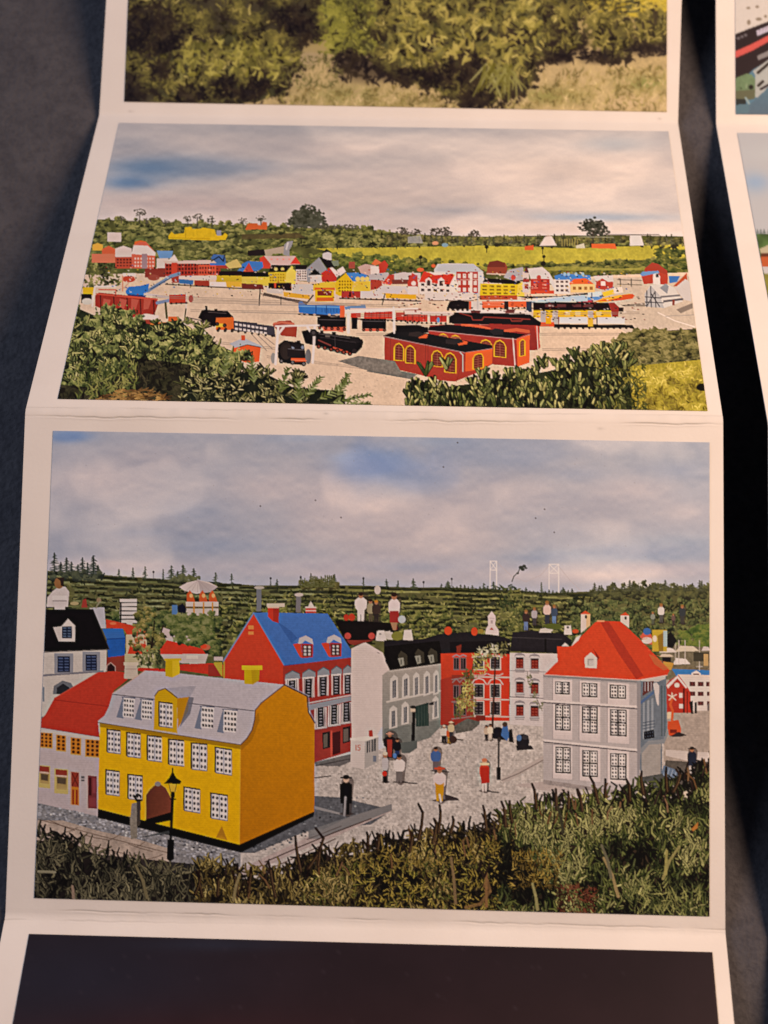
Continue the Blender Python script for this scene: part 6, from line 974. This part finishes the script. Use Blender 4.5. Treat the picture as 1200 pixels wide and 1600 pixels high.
def paint_village():
    rng = np.random.default_rng(15)
    cv = Cv(1140, 196, 2320, 680, 1.0, (196, 178, 168))
    cv.big = fbm(cv.h, cv.w, 120, 4, rng)
    cv.glow(1180, 285, 26, 16, (160, 166, 178), .9, .5); cv.glow(1240, 240, 80, 16, (206, 190, 178), .6, .5); cv.glow(1500, 270, 160, 24, (160, 168, 182), .7, .6)
    cv.poly([(1140, 366), (2320, 372), (2320, 690), (1140, 690)], (92, 98, 50), nm=.3)
    z = V(cv, 1145, 340, 11.44)
    for x in (440, 500, 560, 640): conifer(cv, 1145 + x / 11.44, 366, 7, 5, (112, 110, 100), rng)
    z.poly([(400, 300), (900, 290), (900, 440), (560, 520), (470, 540)], (84, 98, 50), nm=.3); z.poly([(480, 560), (640, 490), (900, 480), (900, 640), (500, 640)], (196, 168, 130)); z.poly([(500, 640), (900, 630), (900, 700), (500, 695)], (96, 48, 30)); z.poly([(500, 695), (1100, 690), (1100, 890), (520, 880)], (196, 88, 46)); z.poly([(530, 885), (1100, 880), (1100, 1010), (560, 1010)], (206, 182, 170)); z.poly([(560, 1010), (1100, 1010), (1100, 1600), (600, 1600)], (140, 122, 50), nm=.3)
    for k in range(18):
        x = 1240 + k * 60 + rng.uniform(-15, 15); w = rng.uniform(30, 52); y = rng.uniform(420, 520); c = ((200, 80, 46), (206, 170, 40), (214, 202, 194), (70, 110, 170))[k % 4]
        cv.poly([(x, y), (x + w, y), (x + w, y + 36), (x, y + 36)], (210, 196, 184)); cv.poly([(x - 4, y), (x + w * .2, y - 20), (x + w * .8, y - 20), (x + w + 4, y)], c)
    leaves(cv, [(1240, 560), (2320, 560), (2320, 680), (1240, 680)], 700, (8, 18), (3, 6), [(50, 58, 32), (88, 96, 50), (130, 130, 70)], rng=rng)
    return cv

def paint_plain(c1, c2):
    cv = Cv(0, 0, 139, 98, 2, c1); cv.poly([(0, 40), (139, 44), (139, 98), (0, 98)], c2, nm=.4)
    return cv
# ================================================================ the folded strips
Wc, Hc, TH = 148.0, 105.629, .32           # panel width, panel depth, card thickness (mm)
AL, G0, G3 = .307808, .2965, .251935       # fold slopes of the zigzag

class Strip:
    """zigzag strip: s runs along it (0 = first valley fold), x across it, all in mm"""
    def __init__(s, fix):
        st = np.arange(-Hc, 3 * Hc + .01, .05); s.st = st
        ang = np.interp(st, [-Hc, -.8, .8, Hc - .9, Hc + .9, 2 * Hc - .9, 2 * Hc + .9, 3 * Hc], [-G0, -G0, AL, AL, -AL, -AL, G3, G3])
        y = np.concatenate([[0], np.cumsum(-np.cos(ang[:-1]) * .05)]); z = np.concatenate([[0], np.cumsum(np.sin(ang[:-1]) * .05)])
        i0 = np.argmin(abs(st)); s.y = y - y[i0]; s.z = z - z[i0]; s.ang = ang
        s.fs = np.array([-Hc, 0, Hc, 2 * Hc, 3 * Hc]); s.fix = np.array(fix, float)     # small offsets moving the fold ends onto their image pixels
    def pos(s, x, t, off=0.0):
        y = np.interp(t, s.st, s.y); z = np.interp(t, s.st, s.z); a = np.interp(t, s.st, s.ang)
        u = x / Wc
        d = [np.interp(t, s.fs, s.fix[:, 0, k]) * (1 - u) + np.interp(t, s.fs, s.fix[:, 1, k]) * u for k in range(3)]
        return np.stack([x - Wc / 2 + d[0], y + d[1] + np.sin(a) * off, z + d[2] + np.cos(a) * off], -1)

ZERO = [[[0, 0, 0], [0, 0, 0]]] * 5
FIX_A = [[[1.9, 0, 0], [2.7, 0, 0]], [[-.208, .304, .138], [-.419, -.285, -.109]], [[-.205, -.143, -.055], [-.195, .106, .052]], [[.051, -.146, -.065], [.105, .16, .065]], [[-.98, 0, 0], [-.52, 0, 0]]]

def crease_field(x, t, rng_seed):
    """depth of the worn crease lines and the soiling that follows them"""
    rng = np.random.default_rng(rng_seed); n = 600
    def wob(c): return np.interp(x, np.linspace(0, Wc, n), vnoise(1, n, 1, c, rng)[0] - .5)
    dep = np.zeros_like(t); soil = np.zeros_like(t)
    for f, lines in ((Hc, ((-1.15, -1.05, .8, .5), (1.15, 1.0, .9, 1.1))), (2 * Hc, ((-1.35, -.45, .5, 1.0), (.75, .5, .5, .6)))):
        for a, b, jit, amp in lines:
            c = f + a + (b - a) * x / Wc + wob(26) * .45 * jit + wob(110) * .25
            k = np.clip(.55 + wob(18) * 1.6, .05, 1.1) * amp
            if f > 2 * Hc - 1 and a > 0: k = k * np.clip(1.25 - x / 50, .0, 1)
            e = np.exp(-((t - c) / .16) ** 2)
            dep -= e * k * .11; dep += np.exp(-((t - c - .35) / .22) ** 2) * k * .05
            soil += e * k * .30
        band = np.exp(-((t - f + .2) / 1.1) ** 4)
        soil += band * (.05 if f < 1.5 * Hc else .02) * (1 + 1.2 * wob(70)); dep += band * wob(150) * .05
    return dep, np.clip(soil, 0, .6)

def grid_faces(nr, nc):
    i = np.arange(nr * nc).reshape(nr, nc)
    return np.stack([i[:-1, :-1], i[1:, :-1], i[1:, 1:], i[:-1, 1:]], -1).reshape(-1, 4)

def build_panel(strip, k, parent, fine, label=None):
    a, b = strip.fs[k], strip.fs[k + 1]
    nc = 190 if fine else 24
    ends = np.arange(0, 3.6, .09 if fine else .45)
    rows = np.unique(np.round(np.concatenate([a + ends, np.linspace(a + 3.6, b - 3.6, 26), b - ends]), 4))
    xs = np.linspace(0, Wc, nc)
    X, T = np.meshgrid(xs, rows)
    dep, soil = crease_field(X, T, 7) if fine else (np.zeros_like(X), np.zeros_like(X))
    rng = np.random.default_rng(40 + k)
    bow = (vnoise(len(rows), nc, 3, 3, rng) - .5) * .10 * np.sin(np.pi * (T - a) / (b - a))      # slight unevenness of the card
    top = strip.pos(X, T, dep + bow).reshape(-1, 3)
    F = [grid_faces(len(rows), nc)]; Vt = [top]; base = len(top)
    low = strip.pos(X[:, [0, -1]], T[:, [0, -1]], -TH)                                           # underside and edges
    upp = strip.pos(X[:, [0, -1]], T[:, [0, -1]], (dep + bow)[:, [0, -1]])
    for sgn, (p, q) in enumerate(((upp[:, 0], low[:, 0]), (upp[:, 1], low[:, 1]), (low[:, 1], low[:, 0]))):
        n = len(rows); Vt += [np.stack([p, q], 1).reshape(-1, 3)]
        i = base + np.arange(n * 2).reshape(n, 2)
        f = np.stack([i[:-1, 0], i[1:, 0], i[1:, 1], i[:-1, 1]], -1)
        F.append(f[:, ::-1] if sgn != 1 else f[:, ::-1]); base += n * 2
    V_ = np.concatenate(Vt) * MM
    o = link("panel", V_, np.concatenate(F), CARD, parent)
    w = np.ones((len(V_), 4), np.float32)
    fade = np.array([1, 1.02, 1.06])
    w[:X.size, :3] = 1 - soil.reshape(-1, 1) * fade
    spots = np.random.default_rng(60 + k)
    for _ in range(6):
        cx, ct = spots.uniform(0, Wc), spots.uniform(a, b)
        w[:X.size, :3] *= 1 - .25 * np.exp(-(((X - cx) / .5) ** 2 + ((T - ct) / .3) ** 2)).reshape(-1, 1)
    o.data.attributes.new('wear', 'FLOAT_COLOR', 'POINT').data.foreach_set('color', w.ravel())
    if label: o['label'] = label
    return o

def homography(src, dst):
    A = []; B = []
    for (x, y), (u, v) in zip(src, dst):
        A += [[x, y, 1, 0, 0, 0, -u * x, -u * y], [0, 0, 0, x, y, 1, -v * x, -v * y]]; B += [u, v]
    return np.append(np.linalg.solve(np.array(A, float), np.array(B, float)), 1).reshape(3, 3)

def lin(c): c = np.clip(c, 0, 255) / 255.0; return np.where(c < .04045, c / 12.92, ((c + .055) / 1.055) ** 2.4)

def build_print(strip, k, parent, cv, quad, src, dst, white, nx, ny, label, xs=None, ts=None):
    """quad: picture corners on the panel (mm: TL, TR, BL, BR); src -> dst: panel mm to image pixels the painting is drawn in (plain fills: mm)"""
    u = np.linspace(0, 1, nx) if xs is None else xs; v = np.linspace(0, 1, ny) if ts is None else ts
    U, Vv = np.meshgrid(u, v); q = np.array(quad, float)
    P = (q[0] * (1 - U)[..., None] + q[1] * U[..., None]) * (1 - Vv)[..., None] + (q[2] * (1 - U)[..., None] + q[3] * U[..., None]) * Vv[..., None]
    H = homography(src, dst)
    L = np.stack([P[..., 0], P[..., 1], np.ones_like(U)], -1) @ H.T
    gx = (L[..., 0] / L[..., 2] - cv.x0) * cv.k - .5; gy = (L[..., 1] / L[..., 2] - cv.y0) * cv.k - .5
    gx = np.clip(gx, 0, cv.w - 1.001); gy = np.clip(gy, 0, cv.h - 1.001)
    i, j = gx.astype(int), gy.astype(int); fx, fy = (gx - i)[..., None], (gy - j)[..., None]
    c = (cv.a[j, i] * (1 - fx) + cv.a[j, i + 1] * fx) * (1 - fy) + (cv.a[j + 1, i] * (1 - fx) + cv.a[j + 1, i + 1] * fx) * fy
    alb = np.clip(lin(c) / lin(np.array(white, float)) * np.array([.84, .815, .775]), .004, .9)
    ver = strip.pos(P[..., 0], P[..., 1] + strip.fs[k], .13).reshape(-1, 3) * MM
    o = link("printed_picture", ver, grid_faces(len(v), len(u)), INK, parent)
    colr = np.ones((alb.size // 3, 4), np.float32); colr[:, :3] = alb.reshape(-1, 3)
    o.data.attributes.new('ink', 'FLOAT_COLOR', 'POINT').data.foreach_set('color', colr.ravel())
    o['label'] = label
    return o

def strip_root(loc, label):
    e = bpy.data.objects.new("postcard_strip", None); col.objects.link(e); e.location = [v * MM for v in loc]
    e.empty_display_size = .02
    e['label'] = label; e['category'] = 'postcard strip'; e['group'] = 'folded strips of postcards'
    return e

def soften(cv, r=1):
    a = cv.a.copy(); cv.blur(r); cv.a = a * .35 + cv.a * .65
    c = Cv.__new__(Cv); c.a = cv.a.copy(); c.blur(4); cv.a = cv.a + .55 * (cv.a - c.a); c.a = cv.a.copy(); c.blur(16); cv.a = cv.a + .16 * (cv.a - c.a)
    red = np.clip(cv.a[..., 0] / (cv.a[..., 1] + 1) - 1.9, 0, 1) * cv.a[..., 0]          # the red ink leans to orange
    cv.a[..., 0] += red * .06; cv.a[..., 1] += red * .10; cv.a[..., 2] += red * .03; cv.a = np.clip(cv.a, 2, 252)
    return cv

def main():
    build_table()
    # -- main strip
    A = Strip(FIX_A); ra = strip_root((0, 0, 0), 'accordion-folded strip of four white-bordered town postcards across the middle')
    P = [build_panel(A, k, ra, True, lb) for k, lb in enumerate(('far panel with the picture of bushes', 'steep panel with the rail yard picture', 'largest panel, with the yellow house picture', 'near panel with the dark picture'))]
    m0 = [(5.66, 74.81), (144.21, 73.41), (6.25, 102.13), (145.01, 102.99)]; l0 = [(200, 0), (1042, 0), (194, 159), (1041.5, 175)]
    tv = np.concatenate([np.linspace(0, .70, 40, endpoint=False), np.linspace(.70, 1, 130)])
    build_print(A, 0, P[0], paint_bushes(), [(4.2, 3.6), (142.4, 3.4), (6.25, 102.13), (145.01, 102.99)], m0, l0, (240, 220, 204), 620, 0, 'picture of yellow-green bushes in dry grass', ts=tv)
    m1 = [(5.62, 3.43), (145.23, 3.96), (6.36, 102.13), (144.98, 103.28)]; l1 = [(186, 192), (1044.5, 205.3), (90, 623.3), (1105.7, 642.3)]
    build_print(A, 1, P[1], soften(paint_yard()), m1, m1, l1, (228, 216, 210), 800, 390, 'picture of a rail yard with red engine sheds before a toy town')
    m2 = [(6.17, 4.25), (145.13, 4.87), (5.88, 101.91), (144.77, 102.65)]; l2 = [(83.2, 672.4), (1108.7, 690.5), (53.5, 1402.3), (1108.4, 1431.2)]
    build_print(A, 2, P[2], soften(paint_square()), m2, m2, l2, (246, 232, 222), 880, 630, 'picture of a yellow house and a cobbled square under clouds')
    m3 = [(5.64, 3.84), (144.97, 4.42), (6.14, 22.7), (144.8, 19.24)]; l3 = [(45.5, 1458.5), (1113, 1487), (23, 1600), (1122, 1600)]
    build_print(A, 3, P[3], paint_dark(), [(5.64, 3.84), (144.97, 4.42), (6.0, 101.9), (144.8, 102.4)], m3, l3, (212, 190, 176), 200, 140, 'nearly black picture')
    # -- second strip, mostly out of frame
    B = Strip(ZERO); rb = strip_root((157.186, -.853, 0), 'second accordion strip of postcards at right, ship picture cut by frame')
    Q = [build_panel(B, k, rb, False, lb) for k, lb in enumerate(('far panel with the ship picture', 'steep panel with the village picture', None, None))]
    xv = np.concatenate([np.linspace(0, .075, 70, endpoint=False), np.linspace(.075, 1, 90)])
    ms = [(6, 74), (145, 74), (6, 102), (145, 102)]; ls = [(1155.649, 7.155), (2020.441, 12.966), (1156.432, 172.691), (2027.843, 180.313)]
    build_print(B, 0, Q[0], paint_ship(), [(4.9, 4), (144.6, 4), (4.9, 103), (144.6, 103)], ms, ls, (252, 220, 186), 0, 0, 'picture of a black ship with a red stripe', xs=xv, ts=tv)
    mv = [(6, 3.6), (145, 3.6), (6, 102), (145, 102)]; lv = [(1159.062, 207.665), (2036.527, 215.716), (1241.803, 643.962), (2289.606, 659.159)]
    build_print(B, 1, Q[1], paint_village(), [(4.9, 3.6), (144.6, 3.6), (4.9, 102), (144.6, 102)], mv, lv, (248, 212, 188), 0, 260, 'picture of a village below a green hill', xs=xv)
    mq = [(5, 4), (144, 4), (5, 102), (144, 102)]; lq = [(0, 0), (139, 0), (0, 98), (139, 98)]
    build_print(B, 2, Q[2], paint_plain((170, 172, 184), (96, 100, 60)), mq, mq, lq, (222, 194, 178), 60, 40, 'picture of sky over green land')
    build_print(B, 3, Q[3], paint_plain((120, 140, 170), (110, 100, 80)), mq, mq, lq, (212, 190, 176), 60, 40, 'picture of sky over brown land')

main()
